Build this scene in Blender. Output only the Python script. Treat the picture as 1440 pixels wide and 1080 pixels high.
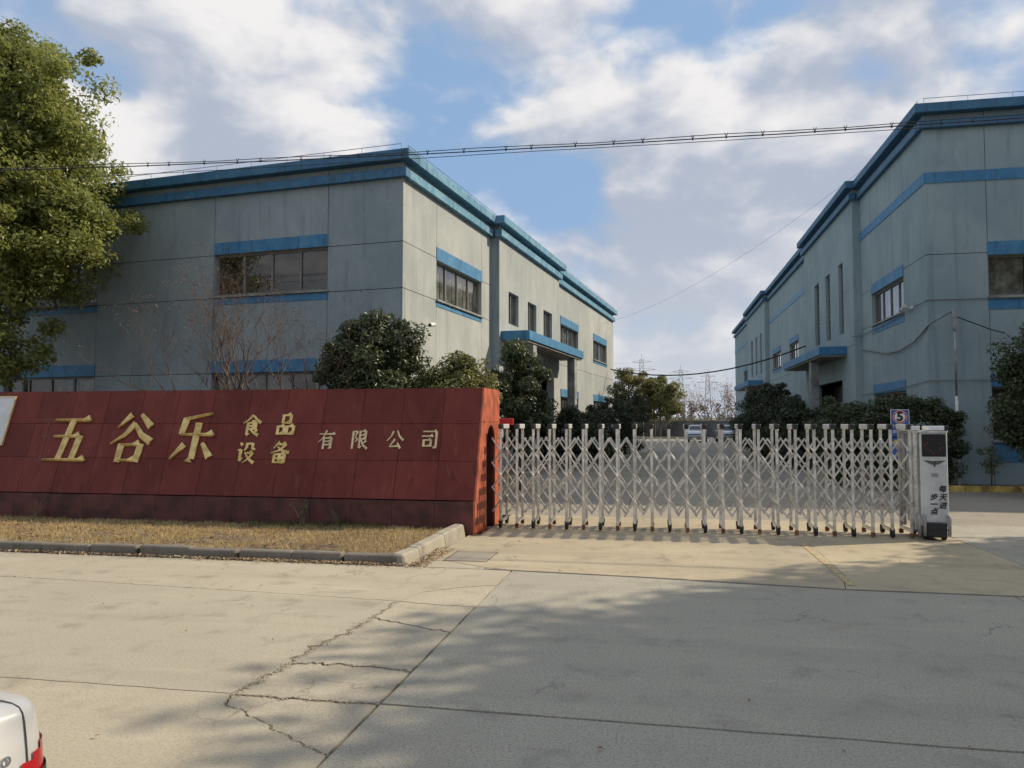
import bpy, bmesh, math, random
import numpy as np
from mathutils import Vector, Matrix
R = math.radians
scene = bpy.context.scene
for o in list(bpy.data.objects):
    bpy.data.objects.remove(o)
random.seed(7)
rng = np.random.default_rng(11)
COL = scene.collection

# ------------------------------------------------------------------ camera
cam_d = bpy.data.cameras.new('camera')
cam = bpy.data.objects.new('camera', cam_d)
COL.objects.link(cam)
cam.location = (0, 0, 1.65)
cam.rotation_euler = (R(90 + 2.86), 0, R(10.8))
cam_d.sensor_width = 36
cam_d.lens = 36 * 1081 / 1440
cam_d.clip_start = 0.05
cam_d.clip_end = 6000
scene.camera = cam

# ------------------------------------------------------------------ sun, sky
SUN_EL, SUN_AZ = R(36), R(66)          # azimuth clockwise from +Y
sd = Vector((math.sin(SUN_AZ) * math.cos(SUN_EL), math.cos(SUN_AZ) * math.cos(SUN_EL), math.sin(SUN_EL)))
sun_d = bpy.data.lights.new('sun', 'SUN')
sun_d.energy = 4.9
sun_d.angle = R(0.55)
sun_d.color = (1.0, 0.865, 0.66)
sun = bpy.data.objects.new('sun', sun_d)
COL.objects.link(sun)
sun.rotation_euler = sd.to_track_quat('Z', 'Y').to_euler()
sun.location = (30, 20, 40)

scene.view_settings.view_transform = 'Standard'
scene.view_settings.look = 'None'
scene.view_settings.gamma = 1
scene.view_settings.exposure = 0.0
try:
    scene.view_settings.use_curve_mapping = False
except Exception:
    pass
scene.cycles.max_bounces = 8
scene.cycles.transparent_max_bounces = 16


class NT:
    """small helper to write node trees as expressions"""
    def __init__(s, tree):
        s.t = tree
        s.n = tree.nodes
        s.l = tree.links
        s.n.clear()

    def node(s, typ, **kw):
        nd = s.n.new(typ)
        for k, v in kw.items():
            setattr(nd, k, v)
        return nd

    def put(s, nd, key, v):
        sock = nd.inputs[key]
        if isinstance(v, bpy.types.NodeSocket):
            s.l.new(v, sock)
        elif v is not None:
            if isinstance(v, (tuple, list)) and len(v) == 3 and sock.type == 'RGBA':
                v = (*v, 1)
            sock.default_value = v

    def math(s, op, a, b=None, c=None, clamp=False):
        nd = s.node('ShaderNodeMath', operation=op, use_clamp=clamp)
        s.put(nd, 0, a)
        if b is not None:
            s.put(nd, 1, b)
        if c is not None:
            s.put(nd, 2, c)
        return nd.outputs[0]

    def vmath(s, op, a, b=None, out=0):
        nd = s.node('ShaderNodeVectorMath', operation=op)
        s.put(nd, 0, a)
        if b is not None:
            if op == 'SCALE':
                s.put(nd, 3, b)
            else:
                s.put(nd, 1, b)
        return nd.outputs[out]

    def mix(s, f, a, b, blend='MIX'):
        nd = s.node('ShaderNodeMix', data_type='RGBA', blend_type=blend)
        s.put(nd, 'Factor', f)
        s.put(nd, 6, a)
        s.put(nd, 7, b)
        return nd.outputs[2]

    def noise(s, vec, scale, detail=4, rough=0.5, dist=0.0, out='Fac'):
        nd = s.node('ShaderNodeTexNoise')
        s.put(nd, 'Vector', vec)
        s.put(nd, 'Scale', scale)
        s.put(nd, 'Detail', detail)
        s.put(nd, 'Roughness', rough)
        s.put(nd, 'Distortion', dist)
        return nd.outputs[out]

    def ramp(s, f, a, b, lo=0.0, hi=1.0):
        nd = s.node('ShaderNodeMapRange', interpolation_type='SMOOTHSTEP')
        s.put(nd, 'Value', f)
        s.put(nd, 'From Min', a)
        s.put(nd, 'From Max', b)
        s.put(nd, 'To Min', lo)
        s.put(nd, 'To Max', hi)
        return nd.outputs[0]


world = bpy.data.worlds.new('World')
scene.world = world
world.use_nodes = True
w = NT(world.node_tree)
tc = w.node('ShaderNodeTexCoord')
DIR = w.vmath('NORMALIZE', tc.outputs['Generated'])
sky = w.node('ShaderNodeTexSky', sky_type='NISHITA')
sky.sun_disc = False
sky.sun_elevation = SUN_EL
sky.sun_rotation = SUN_AZ
sky.altitude = 0
sky.air_density = 1.0
sky.dust_density = 1.6
sky.ozone_density = 1.0
# cloud cover: fractal noise over the sky directions, gathered into banks and gaps
sc_dir = w.vmath('MULTIPLY', DIR, (1.0, 1.0, 1.7))
warp = w.noise(sc_dir, 3.0, 4, 0.5, out='Color')
warp = w.vmath('SCALE', w.vmath('SUBTRACT', warp, (0.5, 0.5, 0.5)), 0.16)
pos = w.vmath('ADD', sc_dir, warp)
n1 = w.noise(pos, 4.4, 9, 0.50)
pos_s = w.vmath('ADD', pos, (sd.x * 0.035, sd.y * 0.035, sd.z * 0.06))
n2 = w.noise(pos_s, 4.4, 9, 0.50)
pos_t = w.vmath('ADD', pos, (sd.x * 0.10, sd.y * 0.10, sd.z * 0.16))
n4 = w.noise(pos_t, 4.4, 4, 0.5)
BLOBS = [(-0.615, 0.682, 0.397, 0.2, .10), (-0.545, 0.775, 0.31, 0.09, .26), (-0.50, 0.79, 0.36, 0.05, .12), (-0.358, 0.819, 0.449, 0.16, .22),
         (-0.051, 0.893, 0.448, 0.12, .10), (-0.123, 0.924, 0.362, 0.05, .14), (0.129, 0.921, 0.368, 0.16, .14),
         (0.333, 0.857, 0.394, 0.22, .12), (0.22, 0.84, 0.49, 0.16, .16), (-0.135, 0.963, 0.232, 0.05, .34), (0.04, 0.97, 0.235, 0.045, .28),
         (0.022, 0.991, 0.13, 0.14, .12), (-0.40, 0.845, 0.345, 0.06, -.30), (-0.235, 0.906, 0.35, 0.10, -.36), (-0.33, 0.89, 0.30, 0.08, -.20),
         (-0.115, 0.95, 0.292, 0.05, -.30), (0.215, 0.887, 0.408, 0.04, -.16), (0.07, 0.905, 0.42, 0.035, -.12), (-0.04, 0.955, 0.27, 0.05, -.14)]
bias = None
for bx_, by_, bz_, sg, am in BLOBS:
    dt = w.vmath('DOT_PRODUCT', DIR, (bx_, by_, bz_), out=1)
    e_ = w.math('EXPONENT', w.math('MULTIPLY', w.math('SUBTRACT', dt, 1.0), 2.0 / sg ** 2))
    e_ = w.math('MULTIPLY', e_, am)
    bias = e_ if bias is None else w.math('ADD', bias, e_)
n1c = w.math('ADD', w.math('MULTIPLY', w.math('SUBTRACT', n1, 0.5), 2.4), 0.62)
dens = w.math('ADD', n1c, bias)
cover = w.ramp(dens, 0.36, 0.72)
relief = w.math('ADD', w.math('MULTIPLY', w.math('SUBTRACT', n1, n2), 4.2), w.math('MULTIPLY', w.math('SUBTRACT', n1, n4), 2.2))
thick = w.ramp(dens, 0.50, 1.45)
lit = w.math('ADD', relief, w.math('SUBTRACT', 0.51, w.math('MULTIPLY', thick, 0.48)))
lit = w.ramp(lit, -0.15, 1.05)
cl_col = w.mix(lit, (4.7, 5.25, 6.4), (9.4, 9.2, 9.15))
sep = w.node('ShaderNodeSeparateXYZ')
w.put(sep, 0, DIR)
hz = w.ramp(sep.outputs[2], 0.0, 0.26, 1.0, 0.0)
skyc = w.vmath('MULTIPLY', sky.outputs[0], (1.0, 1.0, 1.0))
blue = w.mix(0.8, skyc, (3.3, 5.1, 7.9))
col = w.mix(cover, blue, cl_col)
col = w.mix(w.math('MULTIPLY', hz, 0.7), col, (7.0, 7.35, 7.8))
bg = w.node('ShaderNodeBackground')
w.put(bg, 'Color', col)
bg.inputs['Strength'].default_value = 0.095
wo = w.node('ShaderNodeOutputWorld')
w.l.new(bg.outputs[0], wo.inputs[0])

# ------------------------------------------------------------------ materials
MATS = {}


def new_mat(name):
    m = bpy.data.materials.new(name)
    m.use_nodes = True
    t = NT(m.node_tree)
    out = t.node('ShaderNodeOutputMaterial')
    b = t.node('ShaderNodeBsdfPrincipled')
    t.l.new(b.outputs[0], out.inputs[0])
    MATS[name] = m
    return m, t, b, out


def bump(t, b, h, strength, dist=0.01):
    nd = t.node('ShaderNodeBump')
    nd.inputs['Strength'].default_value = strength
    nd.inputs['Distance'].default_value = dist
    t.put(nd, 'Height', h)
    t.l.new(nd.outputs[0], b.inputs['Normal'])


def wpos(t):
    g = t.node('ShaderNodeNewGeometry')
    return g.outputs['Position']


def plain(name, colr, rough=0.6, metal=0.0, var=0.12, scale=6.0, bmp=0.0, coat=0.0):
    m, t, b, out = new_mat(name)
    p = wpos(t)
    n = t.noise(p, scale, 5, 0.6)
    c2 = tuple(max(0, c * (1 - var * 2.2)) for c in colr)
    c3 = tuple(min(1, c * (1 + var)) for c in colr)
    t.put(b, 'Base Color', t.mix(t.ramp(n, 0.3, 0.7), c2, c3))
    t.put(b, 'Roughness', t.math('ADD', rough - 0.08, t.math('MULTIPLY', n, 0.16)))
    b.inputs['Metallic'].default_value = metal
    b.inputs['Coat Weight'].default_value = coat
    if bmp:
        bump(t, b, t.noise(p, scale * 12, 3, 0.6), bmp, 0.004)
    return m


def concrete(name, base, warm, speck=0.5, stain=0.5):
    m, t, b, out = new_mat(name)
    p = wpos(t)
    big = t.noise(p, 0.45, 5, 0.6, 0.6)
    mid = t.noise(p, 2.6, 6, 0.62, 0.3)
    fine = t.noise(p, 62, 4, 0.75)
    strc = t.noise(t.vmath('MULTIPLY', p, (0.55, 3.2, 1.0)), 1.3, 5, 0.6, 0.4)
    grain = t.noise(p, 150, 3, 0.7)
    c = t.mix(t.ramp(big, 0.3, 0.72), base, warm)
    c = t.mix(t.math('MULTIPLY', t.ramp(mid, 0.5, 0.78), stain), c, tuple(v * 0.62 for v in base))
    c = t.mix(t.math('MULTIPLY', t.ramp(strc, 0.55, 0.75), 0.35), c, tuple(min(1, v * 1.28) for v in warm))
    c = t.mix(t.math('MULTIPLY', t.ramp(fine, 0.42, 0.7), speck), c, tuple(v * 0.55 for v in base))
    c = t.mix(t.math('MULTIPLY', t.ramp(grain, 0.54, 0.66), speck * 0.9), c, tuple(min(1, v * 1.5) for v in warm))
    # tyre-polished lanes, oil spots and hairline crazing
    lane = t.noise(t.vmath('MULTIPLY', p, (0.08, 1.6, 1.0)), 1.0, 4, 0.55, 0.3)
    c = t.mix(t.math('MULTIPLY', t.ramp(lane, 0.52, 0.68), 0.28), c, tuple(v * 0.66 for v in base))
    spot = t.noise(p, 1.15, 2, 0.4, 0.2)
    c = t.mix(t.math('MULTIPLY', t.ramp(spot, 0.70, 0.80), 0.45), c, tuple(v * 0.45 for v in base))
    vo = t.node('ShaderNodeTexVoronoi', feature='DISTANCE_TO_EDGE')
    t.put(vo, 'Vector', t.vmath('ADD', p, t.vmath('SCALE', t.noise(p, 3.0, 4, 0.6, out='Color'), 0.5)))
    t.put(vo, 'Scale', 0.75)
    craz = t.math('MULTIPLY', t.ramp(vo.outputs['Distance'], 0.010, 0.002), t.ramp(t.noise(p, 0.8, 3, 0.5), 0.50, 0.62))
    c = t.mix(t.math('MULTIPLY', craz, 0.55), c, tuple(v * 0.4 for v in base))
    ob = t.node('ShaderNodeObjectInfo')
    c = t.mix(1.0, c, t.mix(ob.outputs['Random'], (0.93, 0.93, 0.94), (1.05, 1.04, 1.02)), 'MULTIPLY')
    t.put(b, 'Base Color', c)
    t.put(b, 'Roughness', 0.92)
    b.inputs['Specular IOR Level'].default_value = 0.25
    bump(t, b, t.math('ADD', t.math('MULTIPLY', fine, 0.6), t.math('ADD', mid, t.math('MULTIPLY', grain, .4))), 0.5, 0.006)
    return m


concrete('concrete_street', (0.385, 0.345, 0.27), (0.45, 0.405, 0.315), 0.6, 0.9)
concrete('concrete_rough', (0.345, 0.325, 0.27), (0.40, 0.375, 0.31), 0.9, 0.8)
concrete('concrete_apron', (0.385, 0.33, 0.235), (0.48, 0.41, 0.29), 0.32, 0.85)
concrete('concrete_yard', (0.28, 0.25, 0.205), (0.34, 0.305, 0.25), 0.4, 0.75)
concrete('kerb_dark', (0.15, 0.135, 0.115), (0.25, 0.225, 0.185), 0.6, 0.8)
concrete('kerb_pale', (0.33, 0.30, 0.245), (0.42, 0.385, 0.31), 0.5, 0.8)
plain('kerb_yellow', (0.50, 0.36, 0.10), 0.85, var=0.3, scale=4)
plain('rubble', (0.52, 0.46, 0.36), 0.95, var=0.3, scale=60)
plain('subbase', (0.055, 0.048, 0.04), 0.95, var=0.3, scale=20, bmp=0.5)
plain('soil', (0.17, 0.13, 0.08), 0.95, var=0.3, scale=9, bmp=0.6)
plain('earth', (0.16, 0.15, 0.10), 0.95, var=0.35, scale=0.4)
plain('field', (0.25, 0.215, 0.105), 0.95, var=0.35, scale=0.35)


def stucco(name, base, light):
    m, t, b, out = new_mat(name)
    p = wpos(t)
    big = t.noise(p, 0.55, 5, 0.62, 0.5)
    streak = t.noise(t.vmath('MULTIPLY', p, (2.2, 2.2, 0.22)), 1.6, 5, 0.62, 0.3)
    mid = t.noise(p, 3.5, 6, 0.65, 0.4)
    fine = t.noise(p, 60, 3, 0.6)
    drip = t.noise(t.vmath('MULTIPLY', p, (7.0, 7.0, 0.30)), 1.3, 4, 0.65, 0.2)
    c = t.mix(t.ramp(big, 0.32, 0.7), base, light)
    c = t.mix(t.math('MULTIPLY', t.ramp(drip, 0.60, 0.72), 0.38), c, tuple(v * 0.55 for v in base))
    c = t.mix(t.math('MULTIPLY', t.ramp(drip, 0.36, 0.27), 0.30), c, tuple(min(1, v * 1.3) for v in light))
    c = t.mix(t.math('MULTIPLY', t.ramp(streak, 0.50, 0.78), 0.65), c, tuple(v * 0.68 for v in base))
    c = t.mix(t.math('MULTIPLY', t.ramp(mid, 0.60, 0.74), 0.35), c, tuple(min(1, v * 1.35) for v in light))
    c = t.mix(t.math('MULTIPLY', t.ramp(mid, 0.42, 0.26), 0.4), c, tuple(v * 0.75 for v in base))
    ob = t.node('ShaderNodeObjectInfo')
    c = t.mix(1.0, c, t.mix(ob.outputs['Random'], (0.93, 0.94, 0.95), (1.05, 1.04, 1.03)), 'MULTIPLY')
    t.put(b, 'Base Color', c)
    t.put(b, 'Roughness', 0.88)
    b.inputs['Specular IOR Level'].default_value = 0.25
    bump(t, b, t.math('ADD', fine, mid), 0.35, 0.006)
    return m


stucco('wall_left', (0.225, 0.285, 0.305), (0.30, 0.355, 0.365))  # darker copy for the front, its shade put into the colour
stucco('wall_left_sunlit', (0.325, 0.35, 0.345), (0.405, 0.425, 0.41))  # paler copy for the yard side, sunlight put into the colour
stucco('wall_right', (0.245, 0.325, 0.35), (0.31, 0.385, 0.40))


def paint_blue(name, base, worn):
    m, t, b, out = new_mat(name)
    p = wpos(t)
    n = t.noise(p, 2.6, 7, 0.7, 0.8)
    s = t.noise(t.vmath('MULTIPLY', p, (3, 3, 0.3)), 2.4, 5, 0.6)
    c = t.mix(t.ramp(n, 0.35, 0.75), base, worn)
    c = t.mix(t.math('MULTIPLY', t.ramp(s, 0.52, 0.70), 0.6), c, tuple(v * 0.45 for v in base))
    c = t.mix(t.math('MULTIPLY', t.ramp(t.noise(p, 9, 5, 0.7, 0.5), 0.62, 0.70), 0.5), c, (0.30, 0.33, 0.33))
    t.put(b, 'Base Color', c)
    t.put(b, 'Roughness', 0.62)
    bump(t, b, t.noise(p, 30, 4, 0.6), 0.25, 0.004)
    return m


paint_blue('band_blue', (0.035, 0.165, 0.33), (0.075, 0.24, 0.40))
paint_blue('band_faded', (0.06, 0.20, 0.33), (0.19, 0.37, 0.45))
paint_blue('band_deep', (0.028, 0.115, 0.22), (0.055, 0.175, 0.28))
plain('concrete_grey', (0.27, 0.28, 0.27), 0.85, var=0.2, scale=3)
plain('soffit', (0.30, 0.28, 0.25), 0.85, var=0.2, scale=3)
plain('roof_felt', (0.10, 0.10, 0.10), 0.9)
plain('window_frame', (0.17, 0.165, 0.15), 0.45, var=0.15, scale=20)
plain('curtain', (0.52, 0.52, 0.49), 0.9, var=0.2, scale=4)
plain('blind', (0.33, 0.32, 0.28), 0.9, var=0.35, scale=3)
plain('door_dark', (0.03, 0.032, 0.035), 0.5)
plain('dark_room', (0.035, 0.036, 0.035), 0.95, var=.3)


def glass(name, tint):
    m, t, b, out = new_mat(name)
    t.n.remove(b)
    p = wpos(t)
    gl = t.node('ShaderNodeBsdfGlossy')
    gl.inputs['Roughness'].default_value = 0.04
    gl.inputs['Color'].default_value = (0.9, 0.9, 0.9, 1)
    tr = t.node('ShaderNodeBsdfTransparent')
    tr.inputs['Color'].default_value = (*tint, 1)
    df = t.node('ShaderNodeBsdfDiffuse')
    df.inputs['Color'].default_value = (0.30, 0.28, 0.24, 1)
    gg = t.node('ShaderNodeNewGeometry')
    cosv = t.math('ABSOLUTE', t.vmath('DOT_PRODUCT', gg.outputs['Normal'], gg.outputs['Incoming'], out=1))
    frn = t.math('ADD', 0.05, t.math('MULTIPLY', t.math('POWER', t.math('SUBTRACT', 1.0, cosv), 5.0), 0.95))
    m1 = t.node('ShaderNodeMixShader')
    dirt = t.math('MULTIPLY', t.ramp(t.noise(p, 1.7, 5, 0.6, 0.5), 0.3, 0.75), 0.22)
    t.put(m1, 0, dirt)
    t.l.new(tr.outputs[0], m1.inputs[1])
    t.l.new(df.outputs[0], m1.inputs[2])
    m2 = t.node('ShaderNodeMixShader')
    t.put(m2, 0, t.math('MULTIPLY', frn, 1.6, clamp=True))
    t.l.new(m1.outputs[0], m2.inputs[1])
    t.l.new(gl.outputs[0], m2.inputs[2])
    t.l.new(m2.outputs[0], out.inputs[0])
    return m


glass('glass', (0.72, 0.74, 0.70))
glass('car_glass', (0.25, 0.28, 0.28))

# sign
m, t, b, _ = new_mat('red_tile')
p = wpos(t)
n = t.noise(t.vmath('MULTIPLY', p, (1, 1, 0.5)), 2.1, 6, 0.62, 0.6)
st = t.noise(t.vmath('MULTIPLY', p, (6, 6, 0.35)), 1.5, 4, 0.6)
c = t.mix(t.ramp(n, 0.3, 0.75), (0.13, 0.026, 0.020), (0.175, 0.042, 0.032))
c = t.mix(t.math('MULTIPLY', t.ramp(st, 0.58, 0.76), 0.5), c, (0.21, 0.095, 0.075))
c = t.mix(t.math('MULTIPLY', t.ramp(st, 0.42, 0.28), 0.5), c, (0.06, 0.012, 0.010))
ob = t.node('ShaderNodeObjectInfo')
c = t.mix(1.0, c, t.mix(ob.outputs['Random'], (0.82, 0.82, 0.82), (1.15, 1.1, 1.08)), 'MULTIPLY')
t.put(b, 'Base Color', c)
t.put(b, 'Roughness', t.math('ADD', 0.40, t.math('MULTIPLY', n, 0.22)))
b.inputs['Specular IOR Level'].default_value = 0.16
bump(t, b, t.noise(p, 9, 4, 0.5), 0.12, 0.004)
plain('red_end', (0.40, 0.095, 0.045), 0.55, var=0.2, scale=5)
plain('plinth_tile', (0.10, 0.024, 0.020), 0.55, var=0.3, scale=3)
plain('grout', (0.06, 0.03, 0.026), 0.9)
m, t, b, _ = new_mat('gold')
p = wpos(t)
n = t.noise(p, 7, 5, 0.6)
t.put(b, 'Base Color', t.mix(t.ramp(n, 0.3, 0.7), (0.42, 0.29, 0.085), (0.78, 0.58, 0.24)))
b.inputs['Metallic'].default_value = 0.55
t.put(b, 'Roughness', t.math('ADD', 0.28, t.math('MULTIPLY', n, 0.2)))
plain('pale_gold', (0.66, 0.52, 0.29), 0.45, metal=0.35, var=0.15, scale=12)
plain('glue_trace', (0.26, 0.10, 0.075), 0.7, var=0.3, scale=14)
plain('white_board', (0.62, 0.63, 0.62), 0.5, var=0.06, scale=3)

# gate
plain('steel', (0.66, 0.64, 0.60), 0.32, metal=0.7, var=0.16, scale=9)
plain('steel_bar', (0.62, 0.60, 0.56), 0.34, metal=0.6, var=0.2, scale=9)
plain('steel_cap', (0.80, 0.80, 0.78), 0.3, metal=0.35, var=0.06, scale=9)
plain('steel_box', (0.60, 0.60, 0.58), 0.42, metal=0.25, var=0.08, scale=4)
plain('rust', (0.20, 0.085, 0.04), 0.85, var=0.4, scale=20)
plain('black_plastic', (0.018, 0.018, 0.019), 0.5, var=0.2)
plain('rubber', (0.022, 0.021, 0.02), 0.8, var=0.3, scale=20)
plain('ink', (0.02, 0.02, 0.02), 0.6)
plain('emblem_grey', (0.10, 0.095, 0.085), 0.5, metal=0.4)
plain('plate_grey', (0.30, 0.30, 0.29), 0.5)
plain('screen', (0.006, 0.005, 0.005), 0.5)
m, t, b, _ = new_mat('led_red')
t.put(b, 'Base Color', (0.35, 0.05, 0.03))
t.put(b, 'Emission Color', (1.0, 0.32, 0.16))
b.inputs['Emission Strength'].default_value = 0.25
plain('sign_blue', (0.035, 0.10, 0.40), 0.45, var=0.08)
plain('sign_white', (0.74, 0.74, 0.72), 0.45, var=0.05)
plain('sign_red', (0.55, 0.035, 0.03), 0.45, var=0.05)
plain('sign_yellow', (0.70, 0.48, 0.05), 0.5, var=0.05)
plain('galvanised', (0.33, 0.34, 0.34), 0.5, metal=0.5, var=0.15, scale=5)
plain('white_pipe', (0.62, 0.62, 0.60), 0.5, var=0.12, scale=5)
plain('cable', (0.02, 0.02, 0.022), 0.7)
plain('cable_grey', (0.17, 0.185, 0.19), 0.7)
plain('pylon', (0.40, 0.42, 0.44), 0.6, metal=0.3)
plain('road_yellow', (0.46, 0.36, 0.19), 0.9, var=0.2, scale=16)
plain('bark', (0.12, 0.092, 0.068), 0.9, var=0.35, scale=12, bmp=0.6)
plain('bark_pale', (0.27, 0.205, 0.155), 0.85, var=0.3, scale=12, bmp=0.4)
plain('bark_myrtle', (0.125, 0.085, 0.062), 0.85, var=0.35, scale=5)
plain('bark_red', (0.19, 0.105, 0.085), 0.85, var=0.3, scale=12)
plain('wall_far', (0.15, 0.155, 0.165), 0.9, var=0.25, scale=0.6)
plain('wall_cap', (0.36, 0.35, 0.33), 0.9, var=0.15, scale=1)

# cars
m, t, b, _ = new_mat('paint_white')
t.put(b, 'Base Color', (0.66, 0.645, 0.615))
b.inputs['Roughness'].default_value = 0.32
b.inputs['Coat Weight'].default_value = 0.6
b.inputs['Coat Roughness'].default_value = 0.06
m, t, b, _ = new_mat('paint_silver')
t.put(b, 'Base Color', (0.52, 0.54, 0.56))
b.inputs['Metallic'].default_value = 0.6
b.inputs['Roughness'].default_value = 0.33
b.inputs['Coat Weight'].default_value = 0.5
m, t, b, _ = new_mat('lens_red')
t.put(b, 'Base Color', (0.52, 0.012, 0.012))
b.inputs['Roughness'].default_value = 0.12
b.inputs['Coat Weight'].default_value = 0.8
m, t, b, _ = new_mat('lens_clear')
t.put(b, 'Base Color', (0.62, 0.66, 0.70))
b.inputs['Roughness'].default_value = 0.1
b.inputs['Coat Weight'].default_value = 0.8
plain('trim', (0.035, 0.038, 0.042), 0.42, var=0.1)
plain('chrome', (0.60, 0.60, 0.61), 0.18, metal=1.0, var=0.03)
plain('seam', (0.11, 0.105, 0.10), 0.7)


def leafmat(name, dark, light, trans=0.35, rough=0.5):
    m, t, b, out = new_mat(name)
    g = t.node('ShaderNodeNewGeometry')
    rp = g.outputs['Random Per Island']
    p = g.outputs['Position']
    n = t.noise(p, 1.1, 3, 0.5)
    f = t.math('ADD', t.math('MULTIPLY', rp, 0.6), t.math('MULTIPLY', t.ramp(n, 0.3, 0.7), 0.4))
    c = t.mix(f, dark, light)
    t.put(b, 'Base Color', c)
    b.inputs['Roughness'].default_value = rough
    tl = t.node('ShaderNodeBsdfTranslucent')
    t.put(tl, 'Color', t.mix(0.5, c, tuple(min(1, v * 1.5) for v in light)))
    mx = t.node('ShaderNodeMixShader')
    mx.inputs[0].default_value = trans
    t.l.new(b.outputs[0], mx.inputs[1])
    t.l.new(tl.outputs[0], mx.inputs[2])
    t.l.new(mx.outputs[0], out.inputs[0])
    return m


leafmat('leaf_camphor', (0.07, 0.10, 0.022), (0.30, 0.315, 0.085), 0.48, 0.38)
leafmat('leaf_dark', (0.028, 0.042, 0.018), (0.09, 0.112, 0.045), 0.28, 0.38)
leafmat('leaf_mid', (0.075, 0.095, 0.028), (0.22, 0.215, 0.08), 0.38, 0.42)
leafmat('leaf_olive', (0.10, 0.095, 0.03), (0.20, 0.18, 0.06), 0.35)
leafmat('leaf_hedge', (0.018, 0.028, 0.014), (0.058, 0.072, 0.032), 0.24, 0.42)
leafmat('leaf_brown', (0.16, 0.075, 0.035), (0.33, 0.20, 0.10), 0.25, 0.7)
leafmat('seed_brown', (0.11, 0.065, 0.042), (0.19, 0.12, 0.075), 0.2, 0.8)
leafmat('straw', (0.32, 0.225, 0.10), (0.64, 0.50, 0.26), 0.2, 0.8)
leafmat('weed', (0.07, 0.085, 0.025), (0.15, 0.16, 0.055), 0.3, 0.6)
leafmat('litter', (0.20, 0.12, 0.06), (0.50, 0.38, 0.24), 0.15, 0.8)
leafmat('leaf_scrub_hazy', (0.10, 0.10, 0.085), (0.17, 0.15, 0.12), 0.2, 0.9)  # dull winter tone with distance haze put into the colour


# ------------------------------------------------------------------ geometry helpers
class MB:
    """collects vertices and faces; build() links them as one mesh object"""
    def __init__(s):
        s.v = []
        s.f = []

    def quad(s, *pts):
        i = len(s.v)
        s.v += [tuple(p) for p in pts]
        s.f.append(tuple(range(i, i + len(pts))))
        return s

    def box(s, x0, x1, y0, y1, z0, z1):
        return s.hexa([(x0, y0, z0), (x1, y0, z0), (x1, y1, z0), (x0, y1, z0),
                       (x0, y0, z1), (x1, y0, z1), (x1, y1, z1), (x0, y1, z1)])

    def hexa(s, p):
        i = len(s.v)
        s.v += [tuple(q) for q in p]
        for f in ((0, 3, 2, 1), (4, 5, 6, 7), (0, 1, 5, 4), (1, 2, 6, 5), (2, 3, 7, 6), (3, 0, 4, 7)):
            s.f.append(tuple(i + k for k in f))
        return s

    def tube(s, pts, rad, n=6, caps=True):
        pts = [Vector(p) for p in pts]
        if not hasattr(rad, '__len__'):
            rad = [rad] * len(pts)
        base = len(s.v)
        up = None
        for k, p in enumerate(pts):
            a = pts[max(0, k - 1)]
            c = pts[min(len(pts) - 1, k + 1)]
            d = (c - a)
            if d.length < 1e-9:
                d = Vector((0, 0, 1))
            d.normalize()
            if up is None:
                up = Vector((0, 0, 1)) if abs(d.z) < 0.9 else Vector((1, 0, 0))
            x = d.cross(up)
            if x.length < 1e-6:
                x = d.orthogonal()
            x.normalize()
            y = x.cross(d)
            up = y if abs(d.dot(y)) < 0.9 else None
            for j in range(n):
                an = 2 * math.pi * j / n
                q = p + (x * math.cos(an) + y * math.sin(an)) * rad[k]
                s.v.append(tuple(q))
            up = y
        for k in range(len(pts) - 1):
            for j in range(n):
                a = base + k * n + j
                b_ = base + k * n + (j + 1) % n
                s.f.append((a, b_, b_ + n, a + n))
        if caps:
            s.f.append(tuple(base + j for j in reversed(range(n))))
            s.f.append(tuple(base + (len(pts) - 1) * n + j for j in range(n)))
        return s

    def disc_cyl(s, c, axis, r, h, n=16, r2=None):
        c = Vector(c)
        a = Vector(axis).normalized()
        return s.tube([c - a * h / 2, c + a * h / 2], [r, r2 if r2 is not None else r], n)

    def build(s, name, mat, parent=None, smooth=False, bevel=0.0):
        me = bpy.data.meshes.new(name)
        me.from_pydata(s.v, [], s.f)
        if bevel:
            bm = bmesh.new()
            bm.from_mesh(me)
            bmesh.ops.recalc_face_normals(bm, faces=bm.faces)
            bmesh.ops.bevel(bm, geom=list(bm.edges), offset=bevel, segments=1, affect='EDGES', clamp_overlap=True)
            bm.to_mesh(me)
            bm.free()
        return link(name, me, mat, parent, smooth)


def link(name, me, mat, parent=None, smooth=False, fix=True):
    if fix and len(me.polygons) < 20000:
        bm = bmesh.new()
        bm.from_mesh(me)
        bmesh.ops.recalc_face_normals(bm, faces=bm.faces)
        bm.to_mesh(me)
        bm.free()
    o = bpy.data.objects.new(name, me)
    COL.objects.link(o)
    if mat and not me.materials:
        me.materials.append(MATS[mat])
    if smooth:
        me.polygons.foreach_set('use_smooth', [True] * len(me.polygons))
    if parent:
        o.parent = parent
    return o


def empty(name, loc=(0, 0, 0), rz=0.0):
    o = bpy.data.objects.new(name, None)
    COL.objects.link(o)
    o.location = loc
    o.rotation_euler = (0, 0, rz)
    o.empty_display_size = 0.3
    return o


def tag(o, label=None, cat=None, group=None, kind=None):
    if label:
        o['label'] = label
    if cat:
        o['category'] = cat
    if group:
        o['group'] = group
    if kind:
        o['kind'] = kind
    return o


def share(src, name, parent, loc=(0, 0, 0), rot=(0, 0, 0)):
    o = bpy.data.objects.new(name, src.data)
    COL.objects.link(o)
    o.parent = parent
    o.location = loc
    o.rotation_euler = rot
    return o


def copy_tree(o, parent=None):
    c = o.copy()
    COL.objects.link(c)
    c.parent = parent
    for ch in o.children:
        copy_tree(ch, c)
    return c


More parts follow.
